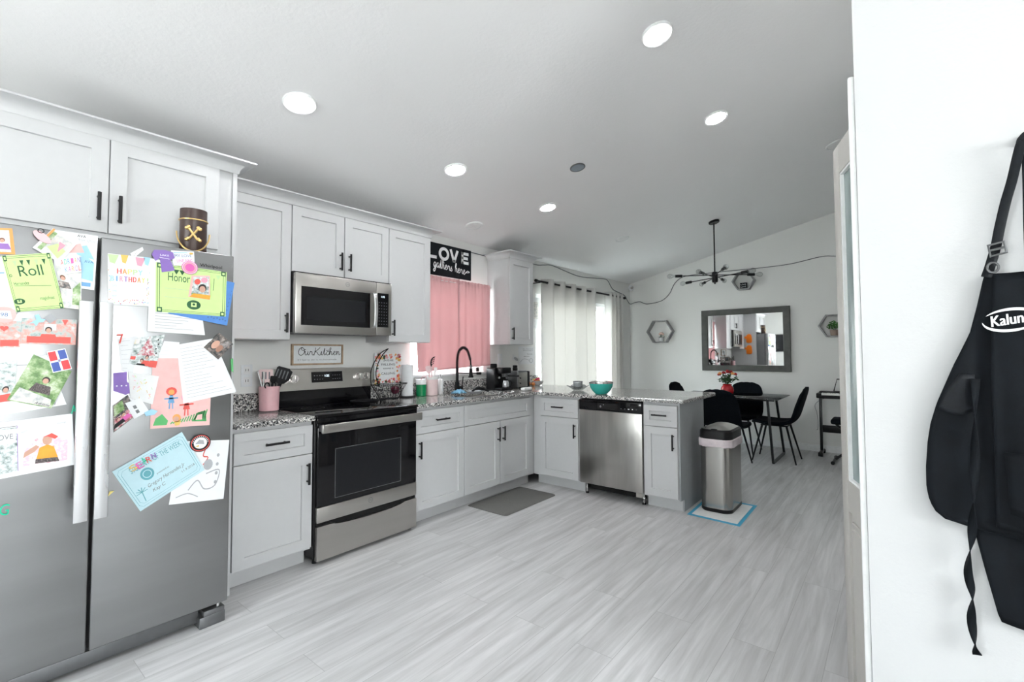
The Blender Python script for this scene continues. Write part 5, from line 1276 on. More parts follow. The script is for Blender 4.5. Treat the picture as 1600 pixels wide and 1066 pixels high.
# paper towels
pc = V((1.522, -.09, 0))
t = thing('paper_towel_holder', 'black paper towel holder behind the wire basket', 'holder', (pc.x, pc.y, CT))
obj('base', MB().lathe([(.068, CT+.0006), (.07, CT+.010), (.06, CT+.013)], pc, 'satin_black', 36), t)
obj('rod', MB().cyl(pc+V((0, 0, CT+.012)), pc+V((0, 0, 1.205)), .005, .005, 'white_plastic', 12), t)
mb = MB(); mb.lathe([(.048, CT+.0145), (.0485, CT+.02), (.0485, 1.195), (.047, 1.198), (.02, 1.198), (.02, CT+.0145)], pc, 'paper_white', 40, False, False)
mb.rings([[pc+V((.048*math.cos(2*PI*k/40), .048*math.sin(2*PI*k/40), CT+.0146)) for k in range(40)], [pc+V((.02*math.cos(2*PI*k/40), .02*math.sin(2*PI*k/40), CT+.0146)) for k in range(40)]], 'paper_white', False, False)
tag(obj('paper_towel_roll', mb), 'tall white roll of paper towels on the black holder', 'paper towels')
# green tumbler, white tub behind, pink crock, white bottle
t = pot('green_tumbler', 'bright green plastic container beside the paper towels', 'container', (1.652, -.115, z), .043, .0455, .105, 'green_plastic')
obj('lid', MB().lathe([(.0455, z+.1055), (.0455, z+.145), (.043, z+.150)], (1.652, -.115, 0), 'white_plastic', 32), t, label='milky white upper part')
obj('clip', MB().tube([(1.652-.03, -.15, z+.150), (1.652-.02, -.155, z+.175), (1.652+.02, -.155, z+.175), (1.652+.03, -.15, z+.150)], .004, 'pink_plastic', 8), t)
t = pot('utensil_crock', 'pale pink crock of utensils below the pink curtain', 'utensil holder', (1.765, -.12, z), .054, .057, .145, 'pink_pale')
obj('rim', MB().lathe([(.0575, z+.1455), (.0585, z+.1456), (.0585, z+.165), (.0560, z+.165), (.0545, z+.1456)], (1.765, -.12, 0), 'piano_white', 36, False, False), t, label='cream coloured rim')
t = tool('pasta_fork', 'pink handled pasta fork with black curved tines in the pale pink crock', (1.762, -.12, z+.02), (1.752, -.135, z+.265), .0065, 'pink_pale')
mb = MB(); p0 = V((1.752, -.135, z+.263)); mb.tube(catmull([p0, p0+V((-.008, 0, .03)), p0+V((0, -.002, .065)), p0+V((.022, -.006, .085))], 5), [.006]*16, 'matte_black', 8)
for k in range(4): q = p0+V((-.006+.004*k, 0, .018+.019*k)); mb.tube([q, q+V((.016, -.008, .006)), q+V((.024, -.010, .016))], .0035, 'matte_black', 6)
obj('tines', mb, t)
tool('pink_ladle', 'pale pink spatula beside the pasta fork', (1.78, -.115, z+.02), (1.735, -.12, z+.20), .007, 'pink_pale', flat_head(.03, .045, .07, 'pink_pale', 0, .006))
tool('cream_spoon', 'cream wooden spoon leaning right in the pale pink crock', (1.77, -.11, z+.02), (1.80, -.125, z+.21), .006, 'piano_white', flat_head(.02, .028, .045, 'piano_white', 0, .005))
t = thing('soap_bottle', 'slim white soap dispenser left of the black faucet', 'bottle', (1.876, -.11, z))
obj('body', MB().lathe([(.026, z), (.028, z+.004), (.028, z+.125), (.022, z+.140), (.010, z+.146), (.010, z+.155)], (1.876, -.11, 0), 'white_plastic', 28), t)
obj('pump', MB().cyl((1.876, -.11, z+.155), (1.876, -.11, z+.18), .004, .004, 'chrome', 10).box((1.856, -.116, z+.178), (1.884, -.104, z+.188), 'chrome', .003), t)

# faucet
t = thing('kitchen_faucet', 'matte black spring neck kitchen faucet below the window', 'faucet', (2.09, -.09, CT))
fb = V((2.09, -.103, 0))
obj('base', MB().lathe([(.030, CT+.0006), (.030, CT+.008), (.026, CT+.012)], fb, 'matte_black', 28).cyl(fb+V((0, 0, CT+.011)), fb+V((0, 0, 1.02)), .023, .022, 'matte_black', 24).cyl(fb+V((0, 0, 1.02)), fb+V((0, 0, 1.16)), .014, .014, 'matte_black', 20), t)
obj('lever', MB().cyl(fb+V((.015, -.010, .965)), fb+V((.045, -.035, .965)), .018, .018, 'matte_black', 18).tube([fb+V((.037, -.03, .98)), fb+V((.040, -.033, 1.03)), fb+V((.045, -.036, 1.07))], .005, 'matte_black', 8), t)
arc = catmull([fb+V((0, 0, 1.155)), fb+V((0, 0, 1.23)), fb+V((.004, -.015, 1.31)), fb+V((.010, -.07, 1.352)), fb+V((.016, -.125, 1.325)), fb+V((.020, -.160, 1.245)), fb+V((.020, -.170, 1.17))], 8)
obj('hose', MB().tube(arc, .0075, 'matte_black', 10), t)
# spring: helix around the first two thirds
L = [0]
for i in range(1, len(arc)): L.append(L[-1]+(arc[i]-arc[i-1]).length)
def at(s):
    for i in range(1, len(arc)):
        if L[i] >= s: k = (s-L[i-1])/(L[i]-L[i-1]); return arc[i-1].lerp(arc[i], k), (arc[i]-arc[i-1]).normalized()
    return arc[-1], (arc[-1]-arc[-2]).normalized()
pts = []; tot = L[-1]*.86; turns = 30; ref = V((1, 0, 0))
for k in range(turns*10+1):
    p, dd = at(tot*k/(turns*10)); a_ = ref-dd*ref.dot(dd); a_.normalize(); b_ = dd.cross(a_); th = 2*PI*k/10; pts.append(p+(a_*math.cos(th)+b_*math.sin(th))*.0135)
obj('spring', MB().tube(pts, .0026, 'matte_black', 5), t)
hp = arc[-1]
obj('spray_head', MB().cyl(hp+V((0, 0, .012)), hp-V((0, 0, .02)), .012, .013, 'dark_steel', 18).cyl(hp-V((0, 0, .02)), hp-V((0, 0, .09)), .014, .019, 'matte_black', 20).cyl(hp-V((0, 0, .09)), hp-V((0, 0, .105)), .024, .024, 'matte_black', 20), t)
obj('holder_arm', MB().tube([fb+V((0, 0, 1.105)), V((2.12, -.21, 1.105)), V((2.158, -.325, 1.105))], .0055, 'matte_black', 8).cyl((2.152, -.31, 1.105), (2.168, -.35, 1.105), .013, .013, 'matte_black', 16), t)

# things around the sink
t = thing('dish_cloth', 'crumpled blue dish cloth at the edge of the sink', 'cloth', (1.93, -.30, CT))
def fn(a, b):
    x = (a-.5)*.12; y = (b-.5)*.08; r = math.hypot(x/.06, y/.04)
    return V((1.965+x, -.265+y, CT+.006+max(0, .040*(1-r*.55))*(.75+.35*math.sin(17*a+9*b))+.006*math.sin(30*b+13*a)))
obj('cloth', MB().grid(fn, 18, 14, 'sponge_blue'), t, mods=(solid(.004, 1),), sharp=60)
t = thing('sauce_pan', 'grey pan with a black handle lying by the sink', 'pan', (2.08, -.36, CT))
pc = V((2.10, -.34, CT)); mb = MB(); mb.lathe([(.002, .0), (.05, .002), (.075, .026), (.079, .028), (.073, .027), (.045, .006)], pc+V((0, 0, .001)), 'ink_faint', 32); obj('pan', mb, t)
obj('handle', MB().tube(catmull([pc+V((-.03, .01, .024)), pc+V((.02, -.01, .052)), pc+V((.09, -.035, .034)), pc+V((.13, -.05, .018))], 5), [.010]*4+[.016]*6+[.008]*6, 'matte_black', 10), t)
t = thing('drain_strainer', 'small crumpled silver scrubber right of the sink', 'scrubber', (2.47, -.40, CT))
mb = MB(); rnd = random.Random(4); cc = V((2.35, -.58, CT+.014)); mb.tube(catmull([cc+V((rnd.uniform(-.02, .02), rnd.uniform(-.016, .016), rnd.uniform(-.009, .010))) for _ in range(16)], 4), .0022, 'chrome', 5); obj('steel_wool', mb, t)

# espresso machine
ex0, ex1, ey0, ey1 = 2.50, 2.675, -.285, -.09
t = thing('espresso_machine', 'black espresso machine with glass carafe under the wall cabinet', 'coffee machine', (2.59, -.19, CT))
obj('column', MB().box((ex0, ey0+.07, CT+.001), (ex1, ey1, 1.145), 'satin_black', .012, 3), t)
obj('base', MB().box((ex0, ey0-.03, CT+.001), (ex1, ey0+.069, CT+.026), 'satin_black', .006), t)
obj('brew_head', MB().box((ex0+.03, ey0-.01, 1.085), (ex1-.005, ey0+.069, 1.148), 'satin_black', .010, 3).cyl((2.60, ey0+.02, 1.05), (2.60, ey0+.02, 1.086), .028, .034, 'dark_steel', 24), t)
obj('cap', MB().lathe([(.034, 1.1455), (.036, 1.15), (.036, 1.178), (.030, 1.186)], (2.555, -.15, 0), 'matte_black', 28), t)
obj('portafilter_handle', MB().tube([(2.62, ey0+.02, 1.062), (2.66, ey0-.05, 1.06), (2.69, ey0-.10, 1.058)], [.008, .010, .012], 'satin_black', 10), t)
obj('dial', MB().cyl((2.555, ey0+.070, 1.04), (2.555, ey0+.055, 1.04), .016, .016, 'chrome', 20), t)
cc = (2.605, ey0+.012, CT+.0265)
k_ = thing('glass_carafe', 'small glass carafe with silver band standing on the espresso machine', 'carafe', cc)
obj('glass', MB().lathe([(.026, 0), (.034, .006), (.036, .04), (.027, .072), (.025, .072), (.033, .04), (.031, .008)], cc, 'carafe_glass', 28), k_)
obj('lid', MB().lathe([(.028, .0725), (.029, .082), (.010, .088)], cc, 'matte_black', 24), k_)
obj('handle', MB().tube(catmull([V(cc)+V((.030, -.012, .068)), V(cc)+V((.062, -.025, .060)), V(cc)+V((.060, -.025, .020)), V(cc)+V((.034, -.014, .016))], 5), .0045, 'matte_black', 8), k_)
# toaster
tx0, tx1 = 2.80, 3.005
t = thing('toaster', 'stainless and black toaster right of the espresso machine', 'toaster', (2.90, -.19, CT))
obj('body', MB().box((tx0, -.275, CT+.008), (tx1-.045, -.10, 1.105), 'dark_steel', .014, 3), t)
obj('front_panel', MB().box((tx0+.006, -.279, CT+.02), (tx1-.05, -.2755, 1.09), 'stainless', .001), t, label='stainless front')
obj('end_cap', MB().box((tx1-.0445, -.277, CT+.004), (tx1, -.098, 1.100), 'satin_black', .012, 3), t)
for zz in (1.03, .975): obj('lever', MB().cyl((tx0+.03, -.279, zz), (tx0-.01, -.32, zz), .007, .007, 'satin_black', 10), t)
for x in (tx0+.02, tx1-.03):
    for y in (-.26, -.12): obj('foot', MB().cyl((x, y, CT+.0006), (x, y, CT+.0085), .008, .008, 'matte_black', 10), t)
mb = MB().lathe([(.026, 1.1065), (.028, 1.11), (.028, 1.135), (.024, 1.140), (.026, 1.143), (.026, 1.16), (.02, 1.165)], (2.84, -.20, 0), 'matte_black', 26)
tag(obj('black_jar', mb), 'small round black jar standing on top of the toaster', 'jar')
mb = MB().box((2.60, -.54, CT+.001), (2.72, -.475, CT+.034), 'white_plastic', .012, 3); tag(obj('soap_dish', mb), 'low white oblong dish near the worktop corner', 'dish')
# candy bowl
cc = (3.33, -.125, CT+.001)
t = thing('candy_bowl', 'white bowl of bright wrapped sweets in the worktop corner', 'bowl', cc)
obj('bowl', MB().lathe([(.035, 0), (.060, .02), (.072, .055), (.069, .055), (.056, .022), (.03, .006)], cc, 'white_plastic', 32), t)
rnd = random.Random(9)
for k in range(14):
    a, r = rnd.uniform(0, 2*PI), rnd.uniform(0, .045)
    mt, lb = (('magenta', 'magenta'), ('candy_orange', 'orange'), ('candy_yellow', 'yellow'))[k % 3 if k > 4 else 0]
    p = V(cc)+V((r*math.cos(a), r*math.sin(a), .048+.02*(1-r/.05)+.006*(k % 3)))
    mb = MB().ell(p+(V((-.01, -.012, .012)) if k < 6 else V((0, 0, 0))), (.019, .014, .013), mt, 10, 6).cyl(p+V((.014, 0, 0)), p+V((.026, .002, .003)), .003, .009, mt, 8).cyl(p-V((.014, 0, 0)), p-V((.026, .002, -.003)), .003, .009, mt, 8)
    tag(obj('wrapped_sweet', mb), '%s wrapped sweet in the white bowl' % lb, 'sweet', '%s sweets in the white bowl' % lb)
for x, y, r in ((3.215, -.085, .026), (3.225, -.145, .022)):
    mb = MB().ell((x, y, CT+r+.001), r, 'candy_orange', 16, 12); tag(obj('orange_fruit', mb), 'small orange beside the candy bowl, %s one' % ('larger' if r > .024 else 'smaller'), 'fruit')
# candle holder
cc = V((2.99, -.915, CT+.001))
t = thing('glass_dish', 'scalloped clear glass dish on the peninsula', 'dish', cc)
rings = []
for r, h_ in ((.045, 0), (.055, .004), (.085, .028), (.103, .040), (.100, .040), (.082, .030), (.05, .009)):
    rings.append([cc+V((r*(1+(.10*math.cos(6*a) if r > .08 else 0))*math.cos(a), r*(1+(.10*math.cos(6*a) if r > .08 else 0))*math.sin(a), h_+(.006*math.cos(6*a) if r > .08 else 0))) for a in [2*PI*k/48 for k in range(48)]])
obj('bowl', MB().rings(rings, 'clear_glass'), t)
obj('rim_pattern', MB().tube([rings[3][k]+V((0, 0, .003)) for k in range(48)], .0025, 'ink_grey', 6, True), t)
cc2 = cc+V((0, 0, .011))
t = thing('candle_glass', 'clear glass candle cup standing in the scalloped dish', 'candle', cc2)
obj('cup', MB().lathe([(.040, 0), (.047, .004), (.050, .075), (.047, .075), (.044, .008)], cc2, 'clear_glass', 32), t)
obj('rim', MB().tube([cc2+V((.0485*math.cos(2*PI*k/32), .0485*math.sin(2*PI*k/32), .077)) for k in range(32)], .003, 'ink_grey', 6, True), t)
obj('wax', MB().lathe([(.0425, .0085), (.046, .066), (.004, .067)], cc2, 'paper_white', 28), t)
# teal bowl
cc = V((2.735, -1.335, CT+.001))
t = thing('mixing_bowl', 'teal mixing bowl with a polished steel inside on the peninsula', 'bowl', cc)
R0 = [(.050, 0), (.056, .004), (.082, .030), (.103, .065), (.110, .098)]
obj('shell', MB().lathe(R0+[(.109, .0985), (.101, .065), (.080, .032), (.05, .008)], cc, 'teal_enamel', 48), t)
obj('liner', MB().lathe([(.1105, .098), (.1115, .1135), (.110, .115), (.1075, .113), (.099, .066), (.078, .034), (.048, .0095)], cc, 'steel_inner', 48, False, True), t, label='polished steel inside and rim')
obj('inner_cup', MB().lathe([(.040, .0105), (.052, .05), (.058, .096), (.056, .096), (.050, .05), (.038, .014)], cc, 'steel_inner', 36), t)

# ================================================================ floor things
def rrect(cx, cy, hx, hy, r, z, n=6):
    o = []
    for sx, sy, a0 in ((1, 1, 0), (-1, 1, PI/2), (-1, -1, PI), (1, -1, 3*PI/2)):
        o += [V((cx+sx*(hx-r)+r*math.cos(a0+PI/2*k/n), cy+sy*(hy-r)+r*math.sin(a0+PI/2*k/n), z)) for k in range(n+1)]
    return o
t = thing('kitchen_mat', 'dark grey rectangular mat on the floor in front of the sink cabinet', 'mat', (2.11, -.79, 0))
cx, cy, hx, hy = 2.122, -.79, .345, .222
obj('pile', MB().rings([rrect(cx, cy, hx, hy, .03, .0008), rrect(cx, cy, hx, hy, .03, .004), rrect(cx, cy, hx-.012, hy-.012, .025, .011)], 'mat_grey', True, True), t)
t = thing('floor_pad', 'white absorbent pad with a blue border under the bin', 'pad', (2.93, -2.34, 0))
pq = [(2.672, -2.145), (2.645, -2.552), (3.225, -2.545), (3.235, -2.130)]
def pp(u, v, z): a = [pq[1][i]+(pq[2][i]-pq[1][i])*u for i in (0, 1)]; b = [pq[0][i]+(pq[3][i]-pq[0][i])*u for i in (0, 1)]; return V((a[0]+(b[0]-a[0])*v, a[1]+(b[1]-a[1])*v, z))
Q = lambda i, z: [pp(i, i, z), pp(1-i, i, z), pp(1-i, 1-i, z), pp(i, 1-i, z)]
obj('border', MB().rings([Q(0, .0005), Q(0, .0016), Q(.06, .0018)], 'pad_blue', True, False), t, label='blue plastic border')
obj('padding', MB().rings([Q(.065, .0012), Q(.07, .0035), Q(.12, .0045)], 'pad_white', False, True), t)
# bin
bx, by, hx, hy = 3.025, -2.315, .192, .128
t = thing('trash_can', 'tall stainless steel bin with black lid at the end of the peninsula', 'bin', (bx, by, .005))
obj('base', MB().rings([rrect(bx, by, hx-.006, hy-.006, .07, .0055, 10), rrect(bx, by, hx-.002, hy-.002, .072, .012, 10), rrect(bx, by, hx-.002, hy-.002, .072, .034, 10)], 'satin_black'), t)
obj('body', MB().rings([rrect(bx, by, hx-.004, hy-.004, .07, .0345, 10), rrect(bx, by, hx, hy, .075, .56, 10)], 'stainless_can'), t)
mb = MB(); rnd = random.Random(2); rg = []
for k, (i, zz) in enumerate(((.002, .525), (.010, .530), (.012, .56), (.009, .585), (.0, .592))):
    ring = rrect(bx, by, hx+i, hy+i, .078, zz, 10); rg.append([p+V((rnd.uniform(-.002, .002), rnd.uniform(-.002, .002), rnd.uniform(-.004, .004) if k < 2 else 0)) for p in ring])
obj('bin_liner', MB().rings(rg, 'bag_plastic', False, False), t, label='pale pink plastic bag hem', mods=(solid(.0012),))
obj('lid_rim', MB().rings([rrect(bx, by, hx+.003, hy+.003, .076, .588, 10), rrect(bx, by, hx+.005, hy+.005, .078, .60, 10), rrect(bx, by, hx+.002, hy+.002, .075, .650, 10), rrect(bx, by, hx-.012, hy-.012, .065, .664, 10)], 'satin_black'), t)
rings = []
for k in range(7):
    f = k/6; i = .014+.10*f; zz = .6645+.030*math.sin(f*PI/2); rings.append([V((p.x, p.y, zz-.10*max(0, p.x-bx)*(1-f)*.15+.0)) for p in rrect(bx, by, hx-i*1.0, hy-min(i, .11), max(.01, .062-.05*f), 0, 10)])
obj('lid', MB().rings(rings, 'stainless'), t, label='polished steel lid')
obj('sensor', MB().ell((bx-.165, by, .664), (.018, .035, .006), 'gloss_black', 16, 8), t)

# ================================================================ chairs
def make_chair():
    t = thing('dining_chair', 'x', 'chair', (0, 0, 0))
    prof = [(.235, .452), (.20, .462), (.10, .452), (-.02, .444), (-.12, .450), (-.185, .475), (-.225, .525), (-.255, .60), (-.28, .68), (-.305, .76), (-.322, .82), (-.333, .865), (-.337, .885)]
    wid = [.17, .205, .225, .23, .228, .225, .225, .222, .217, .205, .182, .145, .085]
    cur = catmull([(0, y, z) for y, z in prof], 3); wc = [p.x for p in catmull([(w, 0, 0) for w in wid], 3)]
    n = len(cur)-1
    def fn(a, b):
        i = min(n, int(round(a*n))); p = cur[i]; w = wc[i]; s = (b-.5)*2; q = i/n
        tb = min(1, max(0, (q-.38)/.25))
        lift = .030*s*s*(1-tb)*(.4+q); fwd = .050*s*s*tb*(1.3-q)
        return V((w*math.sin(s*PI/2*.98), p.y+fwd, p.z+lift-.045*s*s*max(0, (q-.82)/.18)))
    mb = MB().grid(fn, n, 12, 'fabric_black')
    sh = obj('seat_shell', mb, t, mods=(('SOLIDIFY', dict(thickness=.034, offset=0)), ('SUBSURF', dict(levels=1, render_levels=1))), sharp=180)
    for sx in (-1, 1):
        for sy in (-1, 1):
            mb = MB().cyl((sx*.12, sy*.13, .425), (sx*.195, sy*.235, .0), .0125, .0085, 'matte_black', 12)
            obj('leg', mb, t)
    mb = MB(); mb.tube([(-.13, .14, .424), (.13, .14, .424), (.13, -.14, .424), (-.13, -.14, .424)], .009, 'matte_black', 8, True)
    obj('seat_frame', mb, t)
    return t
ch = make_chair()
def put(o, x, y, deg, label):
    o.location = (x, y, 0); o.rotation_euler = (0, 0, math.radians(deg)); o['label'] = label; o['group'] = 'black chairs around the glass table'
put(ch, 5.175, -2.335, 0, 'black padded chair at the right end of the glass table, seen from the side')
put(copy_tree(ch), 4.575, -1.935, -93, 'black padded chair with its back to the peninsula, right behind the bin')
put(copy_tree(ch), 5.455, -1.86, 90, 'black padded chair across the glass table, in front of the mirror wall')
put(copy_tree(ch), 5.305, -1.335, 176, 'black padded chair at the far left end of the glass table, showing only its top')

# ================================================================ dining table
t = thing('dining_table', 'rectangular glass dining table on black trapezoid metal legs', 'table', (5.18, -1.815, 0))
obj('glass_top', MB().box((4.80, -2.43, .742), (5.56, -1.20, .752), 'table_glass', .003), t, label='dark tinted glass top')
for yb, yt in ((-2.35, -2.285), (-1.28, -1.345)):
    mb = MB(); P = [V((4.885, yb, .016)), V((5.545, yb, .016)), V((5.455, yt, .73)), V((4.97, yt, .73))]
    rings = []
    mb.tube([P[3], P[0]], .018, 'satin_black', 4).tube([P[0], P[1]], .018, 'satin_black', 4).tube([P[1], P[2]], .018, 'satin_black', 4)
    obj('leg_frame', mb, t)
obj('top_frame', MB().box((4.955, -2.36, .712), (4.99, -1.27, .7415), 'satin_black').box((5.435, -2.36, .712), (5.47, -1.27, .7415), 'satin_black').box((4.99, -2.30, .712), (5.435, -2.27, .7415), 'satin_black').box((4.99, -1.36, .712), (5.435, -1.33, .7415), 'satin_black'), t)
# vase
vc = V((5.08, -1.80, .7525))
t = thing('vase', 'round glossy red vase on the glass table', 'vase', vc)
obj('body', MB().lathe([(.045, 0), (.07, .02), (.082, .06), (.072, .10), (.052, .125), (.056, .14), (.050, .14), (.046, .125), (.065, .10), (.04, .01)], vc, 'red_vase', 32), t)
t = thing('flower_bouquet', 'bunch of dark red flowers and dark leaves in the red vase', 'flowers', vc+V((0, 0, .13)))
rnd = random.Random(21); mbs, mbl = MB(), MB()
for k in range(26):
    a, e = rnd.uniform(0, 2*PI), rnd.uniform(.1, 1.15); L_ = rnd.uniform(.10, .17)
    b0 = vc+V((rnd.uniform(-.02, .02), rnd.uniform(-.02, .02), .03)); tip = vc+V((0, 0, .14))+V((math.sin(e)*math.cos(a), math.sin(e)*math.sin(a), math.cos(e)*.95))*L_
    mbs.tube([b0, vc+V((0, 0, .135))+V((rnd.uniform(-.02, .02), rnd.uniform(-.02, .02), 0)), tip], .002, 'leaf_dark', 5)
    for q in range(4):
        base = V(vc+V((0, 0, .14))).lerp(tip, .3+.2*q); dd = V((rnd.uniform(-1, 1), rnd.uniform(-1, 1), rnd.uniform(-.2, .8))).normalized(); s_ = dd.orthogonal().normalized()*.011; l_ = .045
        mbl.add([base, base+dd*l_*.5+s_, base+dd*l_, base+dd*l_*.5-s_], [(0, 1, 2, 3)], 'leaf_dark')
obj('stems', mbs, t); obj('leaves', mbl, t, recalc=False, mods=(solid(.0012),))
for k in range(9):
    a, e = 2*PI*k/9+rnd.uniform(-.2, .2), (.15 if k == 0 else rnd.uniform(.35, .95)); p = vc+V((0, 0, .15))+V((math.sin(e)*math.cos(a), math.sin(e)*math.sin(a), math.cos(e)))*.15
    mb = MB()
    for q in range(11):
        b = 2*PI*q/11*1.0; ti = .4+.5*(q % 3)/2; o = p+V((math.cos(b)*.014*ti, math.sin(b)*.014*ti, .004*(2-q % 3)))
        mb.ell(o, (.014, .014, .012), 'red_petal' if k not in (3, 6) else 'c_orange', 8, 5)
    obj('bloom', mb, t)

# ================================================================ chandelier
hx_, hy_, hz = 4.56, -1.83, 2.185
t = thing('chandelier', 'black eight arm sputnik chandelier with clear bulbs over the dining table', 'chandelier', (hx_, hy_, 2.1))
cz_ = ceil_z(hy_); c = V((hx_, hy_, cz_)); e2 = SLN.cross(V((1, 0, 0))).normalized()
def rg3(r, d): return [c+SLN*d+(V((1, 0, 0))*math.cos(a)+e2*math.sin(a))*r for a in [2*PI*k/32 for k in range(32)]]
obj('canopy', MB().rings([rg3(.062, .0005), rg3(.062, .018), rg3(.055, .024)], 'satin_black'), t)
obj('stem', MB().cyl((hx_, hy_, hz+.05), (hx_, hy_, cz_-.02), .008, .008, 'satin_black', 14), t)
obj('hub', MB().lathe([(.010, hz-.085), (.012, hz-.07), (.030, hz-.065), (.034, hz-.05), (.034, hz+.045), (.028, hz+.055), (.012, hz+.06)], (hx_, hy_, 0), 'satin_black', 26), t)
rv, fv = V((.6050, -.7962, 0)), V((.7962, .6050, 0))
for k, (deg, dz) in enumerate(((-4, .02), (-62, -.01), (-98, .02), (-129, -.01), (57, .02), (118, -.01), (172, .02), (28, -.02))):
    if k == 7: deg, dz = 88, -.01
    a = math.radians(deg); d = rv*math.cos(a)+fv*math.sin(a); o = V((hx_, hy_, hz+dz))
    ar = obj('arm', MB().cyl(o+d*.03, o+d*.385, .0055, .0055, 'satin_black', 10), t)
    obj('socket', MB().cyl(o+d*.375, o+d*.455, .017, .017, 'satin_black', 18), ar)
    bb = o+d*.456; up = d.orthogonal().normalized(); sd = d.cross(up); rr_ = []
    for r, l in ((.012, 0), (.014, .015), (.027, .045), (.030, .062), (.024, .082), (.010, .092)): rr_.append([bb+d*l+(up*math.cos(q)+sd*math.sin(q))*r for q in [2*PI*i/18 for i in range(18)]])
    obj('bulb', MB().rings(rr_, 'bulb_glass'), ar, label='clear glass bulb')

# ================================================================ mirror and hexagon shelves on the far wall
t = thing('wall_mirror', 'large rectangular mirror in a wide dark grey frame on the dining wall', 'mirror', (5.98, -1.79, 1.02))
Y0, Y1, Z0, Z1 = -1.195, -2.385, 1.025, 1.918; iy0, iy1, iz0, iz1 = -1.29, -2.295, 1.108, 1.835
def Rr(a, x): return [V((x, Y0-a*(Y0-iy0), Z0+a*(iz0-Z0))), V((x, Y1+a*(iy1-Y1), Z0+a*(iz0-Z0))), V((x, Y1+a*(iy1-Y1), Z1-a*(Z1-iz1))), V((x, Y0-a*(Y0-iy0), Z1-a*(Z1-iz1)))]
obj('frame', MB().rings([Rr(0, 5.9985), Rr(0, 5.965), Rr(.06, 5.960), Rr(.9, 5.964), Rr(1, 5.975), Rr(1, 5.985)], 'mirror_frame', True, False), t)
obj('mirror_glass', MB().box((5.978, iy1-.003, iz0-.003), (5.983, iy0+.003, iz1+.003), 'mirror_glass'), t)
def hexagon(y, z, R, label, depth=.10):
    t = thing('hexagon_shelf', label, 'shelf', (5.95, y, z-R*.85))
    def hx(r, x): return [V((x, y+r*math.cos(PI/3*k), z+r*math.sin(PI/3*k)*.93)) for k in range(6)]
    obj('frame', MB().rings([hx(R, 5.999), hx(R, 6.0-depth), hx(R-.02, 6.0-depth), hx(R-.02, 5.999), hx(R, 5.999)], 'hex_wood', False, False), t, sharp=20)
    return z-(R-.02)*.866*.93
b1 = hexagon(-.55, 1.627, .218, 'grey hexagon shelf with a small peach flower, left of the mirror')
b2 = hexagon(-1.81, 2.306, .155, 'small grey hexagon shelf high above the mirror')
b3 = hexagon(-2.89, 1.625, .178, 'grey hexagon shelf with a green plant, right of the mirror')
pc = V((5.945, -.565, b1+.001))
t = thing('potted_flower', 'little white pot with a peach bloom in the left hexagon shelf', 'plant', pc)
obj('pot', MB().lathe([(.030, 0), (.040, .01), (.044, .065), (.040, .066), (.036, .012)], pc, 'white_plastic', 24), t)
mb = MB()
for k in range(10):
    a = 2*PI*k/10; d = V((math.cos(a), math.sin(a), .25)); b = pc+V((0, 0, .06)); s = V((-math.sin(a), math.cos(a), 0))*.014; l = .055+.02*(k % 2)
    if b.x+d.x*l > 5.99: l = .03
    mb.add([b, b+d*l*.6+s, b+d*l, b+d*l*.6-s], [(0, 1, 2, 3)], 'leaf_dark')
for k in range(3): mb.tube([pc+V((0, 0, .02)), pc+V((0, .004*k, .09)), pc+V((-.005, -.02+.02*k, .115))], .002, 'leaf_dark', 5)
obj('leaves', mb, t, recalc=False, mods=(solid(.001),))
mb = MB()
for k in range(9): a = 2*PI*k/9; mb.ell(pc+V((-.005+.012*math.cos(a)*.8, -.005+.026*math.sin(a), .125+.010*math.cos(2*a))), (.014, .018, .016), 'peach_petal', 10, 6)
obj('bloom', mb, t)
t = thing('letter_board', 'tiny black sign with white letters in the hexagon shelf above the mirror', 'sign', (5.94, -1.81, b2))
obj('board', MB().box((5.935, -1.858, b2+.001), (5.95, -1.762, b2+.083), 'sign_black', .002), t)
mb = MB(); fn = lambda u, v: V((5.9342, -1.81-u, b2+v)); mb.text(fn, 'LIVE', 0, .048, .02, 'letter_white', width=.07); mb.text(fn, 'LOVE', 0, .016, .02, 'letter_white', width=.07); obj('lettering', mb, t)
pc = V((5.94, -2.89, b3+.001))
t = thing('potted_plant', 'bushy green plant in a small brown pot in the right hexagon shelf', 'plant', pc)
obj('pot', MB().lathe([(.038, 0), (.043, .005), (.050, .07), (.047, .071), (.040, .01)], pc, 'terracotta', 24), t)
mb = MB(); rnd = random.Random(8)
for k in range(110):
    a, e = rnd.uniform(0, 2*PI), rnd.uniform(0, 1.45); r = rnd.uniform(.03, .095); p = pc+V((0, 0, .085))+V((math.sin(e)*math.cos(a)*.42, math.sin(e)*math.sin(a), math.cos(e)))*r
    d = V((rnd.uniform(-.5, .3), rnd.uniform(-1, 1), rnd.uniform(-.3, 1))).normalized(); s = d.orthogonal().normalized()*.010; l = .028
    mb.add([p, p+d*l*.5+s, p+d*l, p+d*l*.5-s], [(0, 1, 2, 3)], 'leaf_green')
obj('leaves', mb, t, recalc=False, mods=(solid(.001),))
mb = MB()
for k in range(7): a = 2*PI*k/7; mb.tube([pc+V((0, 0, .05)), pc+V((.01*math.cos(a), .02*math.sin(a), .09)), pc+V((.02*math.cos(a), .06*math.sin(a), .14))], .0018, 'leaf_dark', 5)
obj('stems', mb, t)

